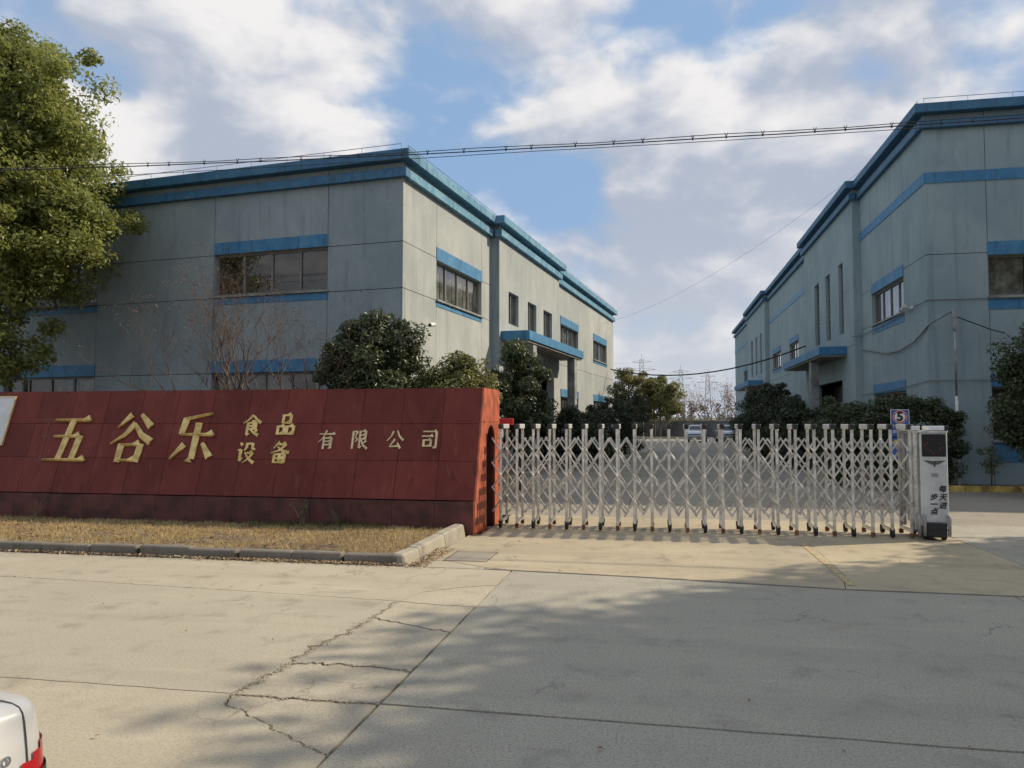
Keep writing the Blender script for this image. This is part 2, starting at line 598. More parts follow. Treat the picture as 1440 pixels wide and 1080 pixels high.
def text_mesh(body, size, depth=0.0, shear=0.0, bold=0.0):
    cu = bpy.data.curves.new('lettering', 'FONT')
    cu.body = body
    cu.size = size
    cu.align_x = 'CENTER'
    cu.align_y = 'CENTER'
    cu.extrude = depth
    cu.shear = shear
    cu.offset = bold
    cu.resolution_u = 3
    o = bpy.data.objects.new('lettering', cu)
    COL.objects.link(o)
    bpy.context.view_layer.update()
    me = bpy.data.meshes.new_from_object(o)
    bpy.data.objects.remove(o)
    bpy.data.curves.remove(cu)
    me.materials.clear()
    return me


def text_part(name, body, size, mat, parent, loc, rot, depth=0.0, shear=0.0, bold=0.0, label=None, fat=0.0):
    me = text_mesh(body, size, depth, shear, bold)
    if fat:                                   # brush-thick strokes: the same outline laid a few times
        v0 = [tuple(v.co) for v in me.vertices]
        f0 = [tuple(p_.vertices) for p_ in me.polygons]
        vv, ff = [], []
        for k, (dx, dy) in enumerate(((0, 0), (fat, 0), (-fat, 0), (0, fat), (0, -fat))):
            b0_ = len(vv)
            vv += [(x + dx, y + dy, z + 0.0003 * k) for x, y, z in v0]
            ff += [tuple(b0_ + i for i in f_) for f_ in f0]
        me = bpy.data.meshes.new('lettering')
        me.from_pydata(vv, [], ff)
    o = link(name, me, mat, parent, fix=False)
    o.location = loc
    o.rotation_euler = rot
    if label:
        o['label'] = label
    return o


def leaves_mesh(name, pts, size, nrm=None, mat='leaf_dark', parent=None, aspect=0.45, jitter=0.6):
    """pts (N,3); one folded four-cornered leaf at each point"""
    pts = np.asarray(pts, dtype=np.float64)
    N = len(pts)
    d = rng.normal(size=(N, 3))
    if nrm is not None:
        d = d * jitter + nrm
    d /= np.linalg.norm(d, axis=1)[:, None] + 1e-9
    a = rng.normal(size=(N, 3))
    a -= d * np.sum(a * d, axis=1)[:, None]
    a /= np.linalg.norm(a, axis=1)[:, None] + 1e-9
    a[:, 2] -= 0.25
    a /= np.linalg.norm(a, axis=1)[:, None] + 1e-9
    b_ = np.cross(d, a)
    b_ /= np.linalg.norm(b_, axis=1)[:, None] + 1e-9
    s = (size * rng.uniform(0.5, 1.5, size=N))[:, None]
    V = np.empty((N, 4, 3))
    V[:, 0] = pts - a * s * 0.5
    V[:, 1] = pts + b_ * s * aspect * 0.5 + d * s * 0.10
    V[:, 2] = pts + a * s * 0.5
    V[:, 3] = pts - b_ * s * aspect * 0.5 + d * s * 0.10
    F = (np.arange(N)[:, None] * 4)
    F = np.concatenate([F + np.array([[0, 1, 2]]), F + np.array([[0, 2, 3]])], axis=1).reshape(-1, 3)
    return np_mesh(name, V.reshape(-1, 3), F, mat, parent)


def np_mesh(name, V, F, mat, parent=None):
    me = bpy.data.meshes.new(name)
    nf, k = F.shape
    me.vertices.add(len(V))
    me.vertices.foreach_set('co', np.ascontiguousarray(V, dtype=np.float32).ravel())
    me.loops.add(nf * k)
    me.loops.foreach_set('vertex_index', np.ascontiguousarray(F, dtype=np.int32).ravel())
    me.polygons.add(nf)
    me.polygons.foreach_set('loop_start', np.arange(0, nf * k, k, dtype=np.int32))
    me.polygons.foreach_set('loop_total', np.full(nf, k, dtype=np.int32))
    me.update(calc_edges=True)
    me.materials.append(MATS[mat])
    o = bpy.data.objects.new(name, me)
    COL.objects.link(o)
    if parent:
        o.parent = parent
    return o


def grass_mesh(name, xy, z, h, wd, mat, parent=None, lean=0.6):
    N = len(xy)
    an = rng.uniform(0, 2 * math.pi, N)
    ln = rng.uniform(0.1, lean, N)
    la = rng.uniform(0, 2 * math.pi, N)
    hh = h * rng.uniform(0.4, 1.3, N)
    base = np.column_stack([xy, np.broadcast_to(z, N)])
    sd_ = np.column_stack([np.cos(an), np.sin(an), np.zeros(N)]) * wd * 0.5
    tip = base + np.column_stack([np.cos(la) * ln, np.sin(la) * ln, np.sqrt(np.maximum(0.02, 1 - ln ** 2))]) * hh[:, None]
    V = np.stack([base - sd_, base + sd_, tip], axis=1).reshape(-1, 3)
    F = np.arange(N * 3).reshape(-1, 3)
    return np_mesh(name, V, F, mat, parent)


# ------------------------------------------------------------------ ground and street
gm = MB().quad((-1500, -200, -0.09), (1500, -200, -0.09), (1500, 2600, -0.09), (-1500, 2600, -0.09)).build('ground', 'earth')
tag(gm, kind='structure')

rj = random.Random(3)


def jag(pts, amp, step=0.09, r=None):
    r = r or rj
    out = []
    for a, b_ in zip(pts[:-1], pts[1:]):
        L = math.hypot(b_[0] - a[0], b_[1] - a[1])
        n = max(1, int(L / step))
        nx, ny = -(b_[1] - a[1]) / max(L, 1e-6), (b_[0] - a[0]) / max(L, 1e-6)
        for k in range(n):
            f = k / n
            d = r.gauss(0, amp) if k else 0
            out.append((a[0] + (b_[0] - a[0]) * f + nx * d, a[1] + (b_[1] - a[1]) * f + ny * d))
    out.append(pts[-1])
    return out


def area2(p):
    return sum(p[i - 1][0] * p[i][1] - p[i][0] * p[i - 1][1] for i in range(len(p)))


def slab(name, poly, mat, parent, gap=0.006, z=0.0, th=0.07):
    if area2(poly) < 0:
        poly = poly[::-1]
    q = []
    for p in poly:
        if not q or math.hypot(p[0] - q[-1][0], p[1] - q[-1][1]) > 1e-4:
            q.append(p)
    if math.hypot(q[0][0] - q[-1][0], q[0][1] - q[-1][1]) < 1e-4:
        q.pop()
    n = len(q)
    ins = []
    for i in range(n):
        a, b_, c_ = q[i - 1], q[i], q[(i + 1) % n]
        e1 = Vector((b_[0] - a[0], b_[1] - a[1])).normalized()
        e2 = Vector((c_[0] - b_[0], c_[1] - b_[1])).normalized()
        n1_ = Vector((-e1.y, e1.x))
        n2_ = Vector((-e2.y, e2.x))
        m_ = (n1_ + n2_)
        if m_.length < 0.3:
            m_ = n1_
        m_.normalize()
        k = 1 / max(0.5, m_.dot(n1_))
        ins.append((b_[0] + m_.x * gap * k, b_[1] + m_.y * gap * k))
    v = [(x, y, z) for x, y in ins] + [(x, y, z - th) for x, y in ins]
    f = [tuple(range(n))]
    for i in range(n):
        j = (i + 1) % n
        f.append((i, i + n, j + n, j))
    me = bpy.data.meshes.new(name)
    me.from_pydata(v, [], f)
    o = link(name, me, mat, parent)
    return o


road = MB().quad((-60, -30, -0.05), (60, -30, -0.05), (60, 8.62, -0.05), (-60, 8.62, -0.05)).build('road', 'subbase')
tag(road, kind='structure')
XJ = -1.63
N1 = (-2.385, 6.881)
N5 = (-2.41, 6.271)
N2 = (-2.519, 4.989)
N3 = (-2.577, 4.37)
N4 = N3
crA = jag([(-9.5, 7.3), (-6.16, 7.15), (-4.77, 7.05), (-3.03, 6.93), N1], 0.007, 0.05)
crA2 = jag([N1, (-2.0, 6.82), (XJ, 6.80)], 0.010)
crB1 = jag([N1, N5], 0.022, 0.05)
crB2 = jag([N5, (-2.43, 5.9), (-2.53, 5.273), N2], 0.028, 0.05)
crB3 = jag([N2, (-2.56, 4.55)], 0.024, 0.05) + [N3]
crC = jag([N2, (-2.207, 5.049), (-1.839, 5.03), (XJ, 4.985)], 0.013, 0.03)
crS = jag([N5, (-1.995, 6.1), (XJ, 5.963)], 0.012, 0.05)
crE = [N3] + jag([(-2.52, 4.20), (-2.33, 4.10), (-2.141, 3.985), (-1.895, 3.80), (XJ, 3.66)], 0.010, 0.05)
arc = jag([N1, (-2.26, 7.30), (-1.958, 7.56), (XJ, 7.72)], 0.010, 0.06)
jt = jag([(-9.5, 4.36), (-5, 4.37), N3], 0.004, 0.2)
jt3 = [N3] + jag([(-2.42, 4.372), (-2.0, 4.37), (XJ, 4.375)], 0.009, 0.06)
YE = 8.52
V_ = lambda pts: jag(pts, 0.003, 0.25)
d1 = V_([(XJ, YE), (XJ, 7.72)])
d2 = V_([(XJ, 7.72), (XJ, 6.80)])
d3 = V_([(XJ, 6.80), (XJ, 5.963)])
d4 = V_([(XJ, 5.963), (XJ, 4.985)])
d5 = V_([(XJ, 4.985), (XJ, 4.375)])
d6 = V_([(XJ, 4.375), (XJ, 3.66)])
d7 = V_([(XJ, 3.66), (XJ, -0.4)])


def cat(*ls):
    out = []
    for l_ in ls:
        out += l_ if not out else (l_[1:] if l_[0] == out[-1] else l_)
    return out


rv = lambda l_: l_[::-1]
S = 'concrete_street'
slab('slab', cat([(-9.5, YE), (XJ, YE)], d1, rv(arc), rv(crA)), S, road, 0.006)
slab('slab_fragment', cat(arc, d2, rv(crA2)), S, road, 0.0035, z=-0.002)
slab('slab', cat(crA, crB1, crB2, crB3, rv(jt)), S, road, 0.006)
slab('slab_fragment', cat(crA2, d3, rv(crS), rv(crB1)), S, road, 0.009, z=-0.004)
slab('slab_fragment', cat(crS, d4, rv(crC), rv(crB2)), S, road, 0.012, z=-0.006)
slab('slab_fragment', cat(crC, d5, rv(jt3), rv(crB3)), S, road, 0.014, z=-0.007)
slab('slab_fragment', cat(jt3, d6, rv(crE)), S, road, 0.013, z=-0.006)
slab('slab', cat(jt, crE, d7, [(-9.5, -0.4)]), S, road, 0.006)
RG = 'concrete_rough'
slab('slab', cat(V_([(XJ, 4.375), (3.3, 4.33)]), V_([(3.3, 4.33), (3.3, 8.14)]), V_([(3.3, 8.14), (1.8, 8.16), (-0.2, 8.40), (XJ, YE)]),
                 d1, d2, d3, d4, d5), RG, road, 0.013)
slab('slab', cat(V_([(XJ, -0.4), (3.3, -0.4)]), V_([(3.3, -0.4), (3.3, 4.33)]), V_([(3.3, 4.33), (XJ, 4.375)]), d6, d7), RG, road, 0.013)
for x0, x1 in ((3.3, 8.2), (8.2, 13.1), (13.1, 18.0), (18.0, 23.0)):
    slab('slab', V_([(x0, 4.33), (x1, 4.3), (x1, 8.14), (x0, 8.14), (x0, 4.33)]), RG, road, 0.007)
    slab('slab', V_([(x0, -0.4), (x1, -0.4), (x1, 4.3), (x0, 4.33), (x0, -0.4)]), RG, road, 0.007)
for x0, x1 in ((-14.4, -9.5), (-19.3, -14.4), (-24.2, -19.3)):
    slab('slab', V_([(x0, 4.36), (x1, 4.36), (x1, YE), (x0, YE), (x0, 4.36)]), S, road, 0.007)
    slab('slab', V_([(x0, -0.4), (x1, -0.4), (x1, 4.36), (x0, 4.36), (x0, -0.4)]), S, road, 0.007)
for x0, x1 in ((-9.5, XJ), (XJ, 3.3), (3.3, 8.2), (8.2, 13.1)):
    slab('slab', V_([(x0, -5), (x1, -5), (x1, -0.4), (x0, -0.4), (x0, -5)]), RG, road, 0.007)
# crumbled aggregate lying in the wide cracks
pts = []
for line, wd, dn in ((crB1, 0.014, 350), (crB2, 0.028, 1100), (crB3, 0.026, 800), (jt3, 0.014, 350), (crE, 0.012, 320), (crC, 0.010, 200)):
    arr = np.array(line)
    k = rng.integers(0, len(arr) - 1, dn)
    f = rng.random(dn)[:, None]
    pts.append(arr[k] * (1 - f) + arr[k + 1] * f + rng.normal(0, wd, (dn, 2)))
pts = np.concatenate(pts)
P3 = np.column_stack([pts, rng.uniform(-0.003, 0.001, len(pts))])
octv = np.array([(1, 0, 0), (0, 1, 0), (-1, 0, 0), (0, -1, 0), (0, 0, 1), (0, 0, -1)], float)
octf = np.array([(0, 1, 4), (1, 2, 4), (2, 3, 4), (3, 0, 4), (1, 0, 5), (2, 1, 5), (3, 2, 5), (0, 3, 5)])
sz = rng.uniform(0.0025, 0.0065, (len(P3), 1, 1)) * np.array([1.2, 1.2, 0.55])
Vv = P3[:, None, :] + octv[None] * sz * rng.uniform(0.6, 1.2, (len(P3), 6, 1))
Ff = (octf[None] + (np.arange(len(P3)) * 6)[:, None, None]).reshape(-1, 3)
tag(np_mesh('crack_rubble', Vv.reshape(-1, 3), Ff, 'rubble'), 'loose pale aggregate crumbling out of the cracks in the street slab', 'gravel', kind='stuff')

# apron in front of the gate and the factory yard
apron = MB().quad((-2.9, 8.62, -0.05), (60, 8.62, -0.05), (60, 13.0, -0.05), (-2.9, 13.0, -0.05)).build('driveway', 'subbase')
tag(apron, kind='structure')
A_ = 'concrete_apron'
slab('slab', V_([(-2.75, 8.93), (-2.45, 8.93), (-1.95, 8.62), (-1.64, 8.53), (-0.2, 8.42), (1.8, 8.18), (1.95, 8.9), (2.0, 11.1), (-2.75, 11.1), (-2.75, 8.93)]), A_, apron, 0.004, z=0.004)
slab('slab', V_([(-2.75, 8.53), (XJ - 0.05, 8.53), (-1.95, 8.62), (-2.45, 8.93), (-2.75, 8.93), (-2.75, 8.53)]), S, apron, 0.004, z=0.001)
slab('slab', V_([(1.8, 8.18), (3.3, 8.16), (4.1, 8.16), (4.1, 11.1), (2.0, 11.1), (1.95, 8.9), (1.8, 8.18)]), A_, apron, 0.003, z=0.004)
slab('slab', V_([(4.1, 8.16), (12, 8.16), (12, 11.1), (4.1, 11.1), (4.1, 8.16)]), RG, apron, 0.006, z=0.004)
slab('slab', V_([(-2.6, 11.1), (4.1, 11.1), (4.1, 13.6), (-2.6, 13.6), (-2.6, 11.1)]), A_, apron, 0.005, z=0.004)
slab('slab', V_([(4.1, 11.1), (12, 11.1), (12, 13.6), (4.1, 13.6), (4.1, 11.1)]), RG, apron, 0.006, z=0.004)
slab('slab', V_([(12, 8.16), (22, 8.16), (22, 13.6), (12, 13.6), (12, 8.16)]), RG, apron, 0.006, z=0.004)
rim = MB()
ks = [(-1.95, 8.53), (-0.2, 8.395), (1.8, 8.155), (3.4, 8.14), (9, 8.12)]
for (xa, ya), (xb, yb) in zip(ks[:-1], ks[1:]):
    rim.hexa([(xa, ya - 0.016, 0.002), (xb, yb - 0.016, 0.002), (xb, yb + 0.02, 0.002), (xa, ya + 0.02, 0.002),
              (xa, ya - 0.010, 0.008), (xb, yb - 0.010, 0.008), (xb, yb + 0.014, 0.008), (xa, ya + 0.014, 0.008)])
rim.build('joint_fillet', 'kerb_dark', apron)
# access plate in the apron
mh = MB().box(-2.52, -2.04, 8.97, 9.60, -0.02, 0.010).build('access_cover', 'concrete_yard', None, bevel=0.006)
tag(mh, 'rectangular grey access cover set in the driveway beside the kerb end', 'manhole cover')
MB().box(-2.55, -2.525, 8.94, 9.63, -0.02, 0.008).box(-2.035, -2.01, 8.94, 9.63, -0.02, 0.008).box(-2.524, -2.036, 8.94, 8.965, -0.02, 0.008).box(-2.524, -2.036, 9.605, 9.63, -0.02, 0.008).build('frame', 'kerb_dark', mh)
# worn yellow line
yl = MB()
ry = random.Random(5)
for k in range(16):
    y = 8.35 + k * 0.17
    wl = 0.035
    yl.quad((1.90 - wl, y, 0.0085), (1.90 + wl, y, 0.0085), (1.90 + wl, y + 0.17, 0.0085), (1.90 - wl, y + 0.17, 0.0085))
yl.build('yellow_line', 'road_yellow', apron)

yard = MB().quad((-9, 13.0, -0.055), (40, 13.0, -0.055), (40, 88, -0.055), (-9, 88, -0.055)).build('yard', 'subbase')
tag(yard, kind='structure')
for iy in range(14):
    y0 = 13.6 + iy * 4.9
    y1 = y0 + 4.9
    for ix in range(3):
        x0 = -4.6 + ix * 4.0 + (0.09 * iy if ix == 0 else 0)
        x1 = -4.6 + (ix + 1) * 4.0 if ix < 2 else (5.2 if iy > 0 else 7.4)
        slab('slab', V_([(x0, y0), (x1, y0), (x1, y1), (x0, y1), (x0, y0)]), 'concrete_yard', yard, 0.006, z=0.0)
slab('slab', V_([(7.4, 13.6), (22, 13.6), (22, 20.1), (7.4, 20.1), (7.4, 13.6)]), 'concrete_yard', yard, 0.006, z=0.0)
slab('slab', V_([(5.2, 18.5), (7.4, 18.5), (7.4, 20.1), (5.2, 20.1), (5.2, 18.5)]), 'concrete_yard', yard, 0.006, z=0.0)

# planting beds by the two buildings
bedR = MB().box(5.35, 6.86, 20.35, 72, -0.05, 0.09).box(6.861, 24, 20.35, 21.36, -0.05, 0.09).build('planting_bed', 'soil')
tag(bedR, kind='structure')
bedL = MB().hexa([(-6.2, 12.9, -0.05), (-4.75, 12.9, -0.05), (-1.6, 60, -0.05), (-8.0, 60, -0.05),
                  (-6.2, 12.9, 0.09), (-4.75, 12.9, 0.09), (-1.6, 60, 0.09), (-8.0, 60, 0.09)]).build('planting_bed', 'soil')
tag(bedL, kind='structure')
lawn = MB().box(-30, -6.25, 12.8, 24, -0.06, 0.07).build('planting_bed', 'soil')
tag(lawn, kind='structure')
kb = empty('kerb')
tag(kb, kind='structure')
for k in range(14):
    MB().box(6.0 + k * 1.2, 6.0 + k * 1.2 + 1.19, 20.18, 20.34, -0.05, 0.13).build('kerb_stone', 'kerb_yellow', kb, bevel=0.012)
for k in range(30):
    MB().box(5.19, 5.34, 20.35 + k * 1.2, 20.35 + k * 1.2 + 1.19, -0.05, 0.13).build('kerb_stone', 'kerb_pale', kb, bevel=0.012)
for k in range(34):
    f0, f1 = (13.0 + k * 1.2 - 12.9) / 47.1, (13.0 + k * 1.2 + 1.18 - 12.9) / 47.1
    x0, x1 = -4.75 + 3.15 * f0, -4.75 + 3.15 * f1
    y0, y1 = 13.0 + k * 1.2, 13.0 + k * 1.2 + 1.18
    MB().hexa([(x0, y0, -0.05), (x0 + 0.15, y0, -0.05), (x1 + 0.15, y1, -0.05), (x1, y1, -0.05),
               (x0, y0, 0.13), (x0 + 0.15, y0, 0.13), (x1 + 0.15, y1, 0.13), (x1, y1, 0.13)]).build('kerb_stone', 'kerb_pale', kb, bevel=0.012)

# verge in front of the sign: dry bed with kerb stones
bed = MB().box(-26, -2.95, 8.76, 11.05, -0.06, 0.085).build('verge', 'soil')
tag(bed, kind='structure')
kerb = empty('kerb')
tag(kerb, kind='structure')
x = -3.02
rk = random.Random(4)
k = 0
while x > -16:
    Lk = rk.uniform(0.64, 0.72)
    dz, dy = rk.uniform(-0.012, 0.012), rk.uniform(-0.012, 0.012)
    b_ = MB().box(x - Lk + 0.012, x - 0.006, 8.60 + dy, 8.75 + dy, -0.06, 0.115 + dz)
    o = b_.build('kerb_stone', 'kerb_dark', kerb, bevel=0.014)
    o.rotation_euler = (0, 0, rk.uniform(-0.006, 0.006) * 0.3)
    x -= Lk
    k += 1
for (xa, ya, xb, yb, h) in ((-2.99, 8.62, -2.92, 9.02, 0.13), (-2.93, 9.03, -2.90, 10.05, 0.15), (-2.905, 10.06, -2.86, 10.98, 0.17)):
    MB().hexa([(xa - 0.10, ya, -0.05), (xa + 0.09, ya, -0.05), (xb + 0.09, yb, -0.05), (xb - 0.10, yb, -0.05),
               (xa - 0.085, ya, h), (xa + 0.055, ya, h - 0.015), (xb + 0.055, yb, h), (xb - 0.085, yb, h + 0.01)]).build('kerb_stone', 'kerb_pale', kerb, bevel=0.02)

N = 60000
gx = rng.uniform(-13.5, -3.03, N)
gy = 8.78 + 2.25 * rng.random(N) ** 0.9
ctr = np.column_stack([rng.uniform(-13.5, -3.0, 260), rng.uniform(8.8, 11.0, 260)])
crad = rng.uniform(0.08, 0.32, 260)
dn = np.min(np.hypot(gx[:, None] - ctr[None, :, 0], gy[:, None] - ctr[None, :, 1]) / crad[None], axis=1)
keep = (dn < 1.0) | (rng.random(N) < 0.30)
hh_ = np.where(dn < 1, 0.075 - 0.03 * dn, 0.03)
gx, gy, hh_ = gx[keep], gy[keep], hh_[keep]
tag(grass_mesh('dry_grass', np.column_stack([gx, gy]), 0.083, hh_, 0.007, 'straw', lean=0.98),
    'dry straw coloured grass covering the verge before the red sign wall', 'grass', kind='stuff')
P3 = np.column_stack([rng.uniform(-13.5, -3.05, 2600), rng.uniform(8.8, 11.0, 2600), rng.uniform(0.088, 0.115, 2600)])
tag(leaves_mesh('verge_litter', P3, 0.045, np.array([0, 0, 1.0]), 'leaf_brown', aspect=0.5, jitter=0.5),
    'brown fallen leaves lying in the dry grass of the verge', 'leaf litter', kind='stuff')
N = 3000
gx = np.concatenate([rng.uniform(-13, -3.1, N // 3), rng.uniform(-6.2, -4.0, N // 3 * 2)])
gy = 11.02 - np.abs(rng.normal(0, 0.16, len(gx)))
tag(grass_mesh('green_grass', np.column_stack([gx, gy]), 0.083, 0.09, 0.008, 'weed', lean=0.8),
    'thin green weeds along the foot of the sign wall', 'grass', kind='stuff')
N = 2600
lx = np.concatenate([rng.uniform(-13, -3.1, 1500), rng.uniform(-5.5, -2.6, 500), rng.uniform(-2.83, -2.6, 350), rng.uniform(-13, -3.1, 250)])
ly = np.concatenate([8.585 - np.abs(rng.normal(0, 0.06, 1500)), 8.585 - np.abs(rng.normal(0, 0.08, 500)), rng.uniform(8.55, 9.7, 350), 10.95 - np.abs(rng.normal(0, .1, 250))])
lz = np.where(ly > 8.77, np.where(lx < -2.9, 0.10, 0.02), 0.016)
P3 = np.column_stack([lx, ly, lz + rng.uniform(0, 0.012, len(lx))])
tag(leaves_mesh('leaf_litter', P3, 0.034, np.array([0, 0, 1.0]), 'litter', aspect=0.6, jitter=0.45),
    'fallen pale leaves gathered along the kerb', 'leaf litter', kind='stuff')
# few single leaves blown over the slabs
P3 = np.column_stack([rng.uniform(-5, 4, 70), rng.uniform(2.6, 11, 70), np.full(70, 0.016)])
tag(leaves_mesh('scattered_leaves', P3, 0.03, np.array([0, 0, 1.0]), 'leaf_brown', aspect=0.55, jitter=0.3),
    'scattered brown leaves on the concrete street', 'leaf litter', kind='stuff')


# ------------------------------------------------------------------ factory buildings
def facade(parent, fm, t0, t1, z0, z1, tc_, zc_, openings, mat, gap=0.008, depth=0.26):
    """wall panels between the joint lines tc_ / zc_, with openings left free; fm(t, z, out) -> local point"""
    ts = [t0] + [v for v in tc_ if t0 < v < t1] + [t1]
    zs = [z0] + [v for v in zc_ if z0 < v < z1] + [z1]
    for a, b_ in zip(ts[:-1], ts[1:]):
        for c_, d_ in zip(zs[:-1], zs[1:]):
            A, B = a + (gap if a > t0 else 0), b_ - (gap if b_ < t1 else 0)
            C_, D = c_ + (gap if c_ > z0 else 0), d_ - (gap if d_ < z1 else 0)
            cx = sorted({A, B, *[min(max(v, A), B) for o in openings for v in o[:2]]})
            cz = sorted({C_, D, *[min(max(v, C_), D) for o in openings for v in o[2:4]]})
            nx, nz = len(cx) - 1, len(cz) - 1

            def solid(i, j):
                if i < 0 or j < 0 or i >= nx or j >= nz:
                    return False
                mx, mz = (cx[i] + cx[i + 1]) / 2, (cz[j] + cz[j + 1]) / 2
                return not any(o[0] < mx < o[1] and o[2] < mz < o[3] for o in openings)
            mb = MB()
            for i in range(nx):
                for j in range(nz):
                    if not solid(i, j):
                        continue
                    x0, x1, y0, y1 = cx[i], cx[i + 1], cz[j], cz[j + 1]
                    mb.quad(fm(x0, y0, 0), fm(x1, y0, 0), fm(x1, y1, 0), fm(x0, y1, 0))
                    for (di, dj, p, q) in ((-1, 0, (x0, y0), (x0, y1)), (1, 0, (x1, y0), (x1, y1)), (0, -1, (x0, y0), (x1, y0)), (0, 1, (x0, y1), (x1, y1))):
                        edge = (di == -1 and p[0] <= t0 + 1e-6) or (di == 1 and p[0] >= t1 - 1e-6)
                        if not edge and not solid(i + di, j + dj):
                            mb.quad(fm(*p, 0), fm(*q, 0), fm(*q, -depth), fm(*p, -depth))
            if mb.f:
                mb.build('wall_panel', mat, parent)


def fbox(mb, fm, t0, t1, z0, z1, o0, o1):
    return mb.hexa([fm(t0, z0, o0), fm(t1, z0, o0), fm(t1, z0, o1), fm(t0, z0, o1),
                    fm(t0, z1, o0), fm(t1, z1, o0), fm(t1, z1, o1), fm(t0, z1, o1)])


def part(parent, name, fm, t0, t1, z0, z1, o0, o1, mat, bevel=0.0):
    return fbox(MB(), fm, t0, t1, z0, z1, o0, o1).build(name, mat, parent, bevel=bevel)


def window(parent, fm, t0, t1, z0, z1, n, lintel=None, sill=None, curtains=(), rows=1, backs='dark_room', lint_mat='band_blue'):
    fw = 0.055
    mb = MB()
    fbox(mb, fm, t0, t0 + fw, z0, z1, -0.17, -0.10)
    fbox(mb, fm, t1 - fw, t1, z0, z1, -0.17, -0.10)
    fbox(mb, fm, t0 + fw, t1 - fw, z0, z0 + fw, -0.17, -0.10)
    fbox(mb, fm, t0 + fw, t1 - fw, z1 - fw, z1, -0.17, -0.10)
    pw = (t1 - t0) / n
    ph = (z1 - z0) / rows
    for k in range(1, n):
        fbox(mb, fm, t0 + k * pw - 0.03, t0 + k * pw + 0.03, z0 + fw, z1 - fw, -0.165, -0.105)
    for k in range(1, rows):
        for q in range(n):
            fbox(mb, fm, t0 + q * pw + (fw if q == 0 else 0.03), t0 + (q + 1) * pw - (fw if q == n - 1 else 0.03), z0 + k * ph - 0.025, z0 + k * ph + 0.025, -0.16, -0.11)
    wn = mb.build('window', 'window_frame', parent)
    for k in range(n):
        for r_ in range(rows):
            a, b_ = t0 + k * pw + 0.02, t0 + (k + 1) * pw - 0.02
            c_, d_ = z0 + r_ * ph + 0.02, z0 + (r_ + 1) * ph - 0.02
            MB().quad(fm(a, c_, -0.137), fm(b_, c_, -0.137), fm(b_, d_, -0.137), fm(a, d_, -0.137)).build('pane', 'glass', wn)
        if k in curtains:
            cm = MB()
            a, b_ = t0 + k * pw + 0.03, t0 + (k + 1) * pw - 0.03
            ns = 10
            for q in range(ns):
                u0, u1 = a + (b_ - a) * q / ns, a + (b_ - a) * (q + 1) / ns
                o0, o1 = (-0.24, -0.27) if q % 2 else (-0.27, -0.24)
                cm.quad(fm(u0, z0, o0), fm(u1, z0, o1), fm(u1, z1, o1), fm(u0, z1, o0))
            cm.build('curtain', curtains[k] if isinstance(curtains, dict) else 'curtain', wn)
    # the room behind
    room = MB()
    a, b_, c_, d_ = t0 - 0.05, t1 + 0.05, z0 - 0.05, z1 + 0.05
    room.quad(fm(a, c_, -1.4), fm(b_, c_, -1.4), fm(b_, d_, -1.4), fm(a, d_, -1.4))
    for p, q in (((a, c_), (b_, c_)), ((b_, c_), (b_, d_)), ((b_, d_), (a, d_)), ((a, d_), (a, c_))):
        room.quad(fm(*p, -0.265), fm(*q, -0.265), fm(*q, -1.4), fm(*p, -1.4))
    room.build('room_lining', backs, wn)
    if lintel:
        part(parent, 'lintel', fm, t0 - 0.01, t1 + 0.01, z1 + 0.003, lintel, -0.05, 0.022, lint_mat, 0.004)
    if sill:
        part(parent, 'sill', fm, t0 - 0.04, t1 + 0.04, z0 - 0.06, z0 - 0.004, -0.09, 0.07, 'concrete_grey', 0.008)
        part(parent, 'sill_band', fm, t0 - 0.02, t1 + 0.02, sill, z0 - 0.073, -0.02, 0.014, lint_mat, 0.004)
    return wn


def canopy(parent, fm, t0, t1, z0, z1, out, o_in=0.0):
    c_ = part(parent, 'canopy', fm, t0, t1, z0 + 0.06, z1, o_in + 0.002, out, 'band_blue', 0.01)
    part(parent, 'canopy_soffit', fm, t0 + 0.06, t1 - 0.06, z0, z0 + 0.058, o_in + 0.002, out - 0.06, 'soffit')
    return c_


def fascia(parent, fm, t0, t1, H, o0=0.0, e0=0.0, e1=0.0, mat='band_faded'):
    """parapet cap, grey recess and second blue band; e0/e1 run past the ends"""
    part(parent, 'parapet_cap', fm, t0 - e0 * 0.26, t1 + e1 * 0.26, H - 0.24, H, -0.35 + o0, 0.26 + o0, mat, 0.01)
    part(parent, 'cornice', fm, t0 - e0 * 0.13, t1 + e1 * 0.13, H - 0.62, H - 0.40, -0.1 + o0, 0.13 + o0, mat, 0.01)


def roof_wire(parent, fm, ts, z, o, mat='galvanised'):
    mb = MB()
    step = 1.05
    a = ts[0]
    while a <= ts[1] + 1e-6:
        mb.tube([fm(a, z - 0.06, o), fm(a, z + 0.17, o)], 0.008, 4)
        a += step
    mb.tube([fm(ts[0], z + 0.17, o), fm(ts[1], z + 0.17, o)], 0.009, 4)
    mb.build('lightning_wire', mat, parent)


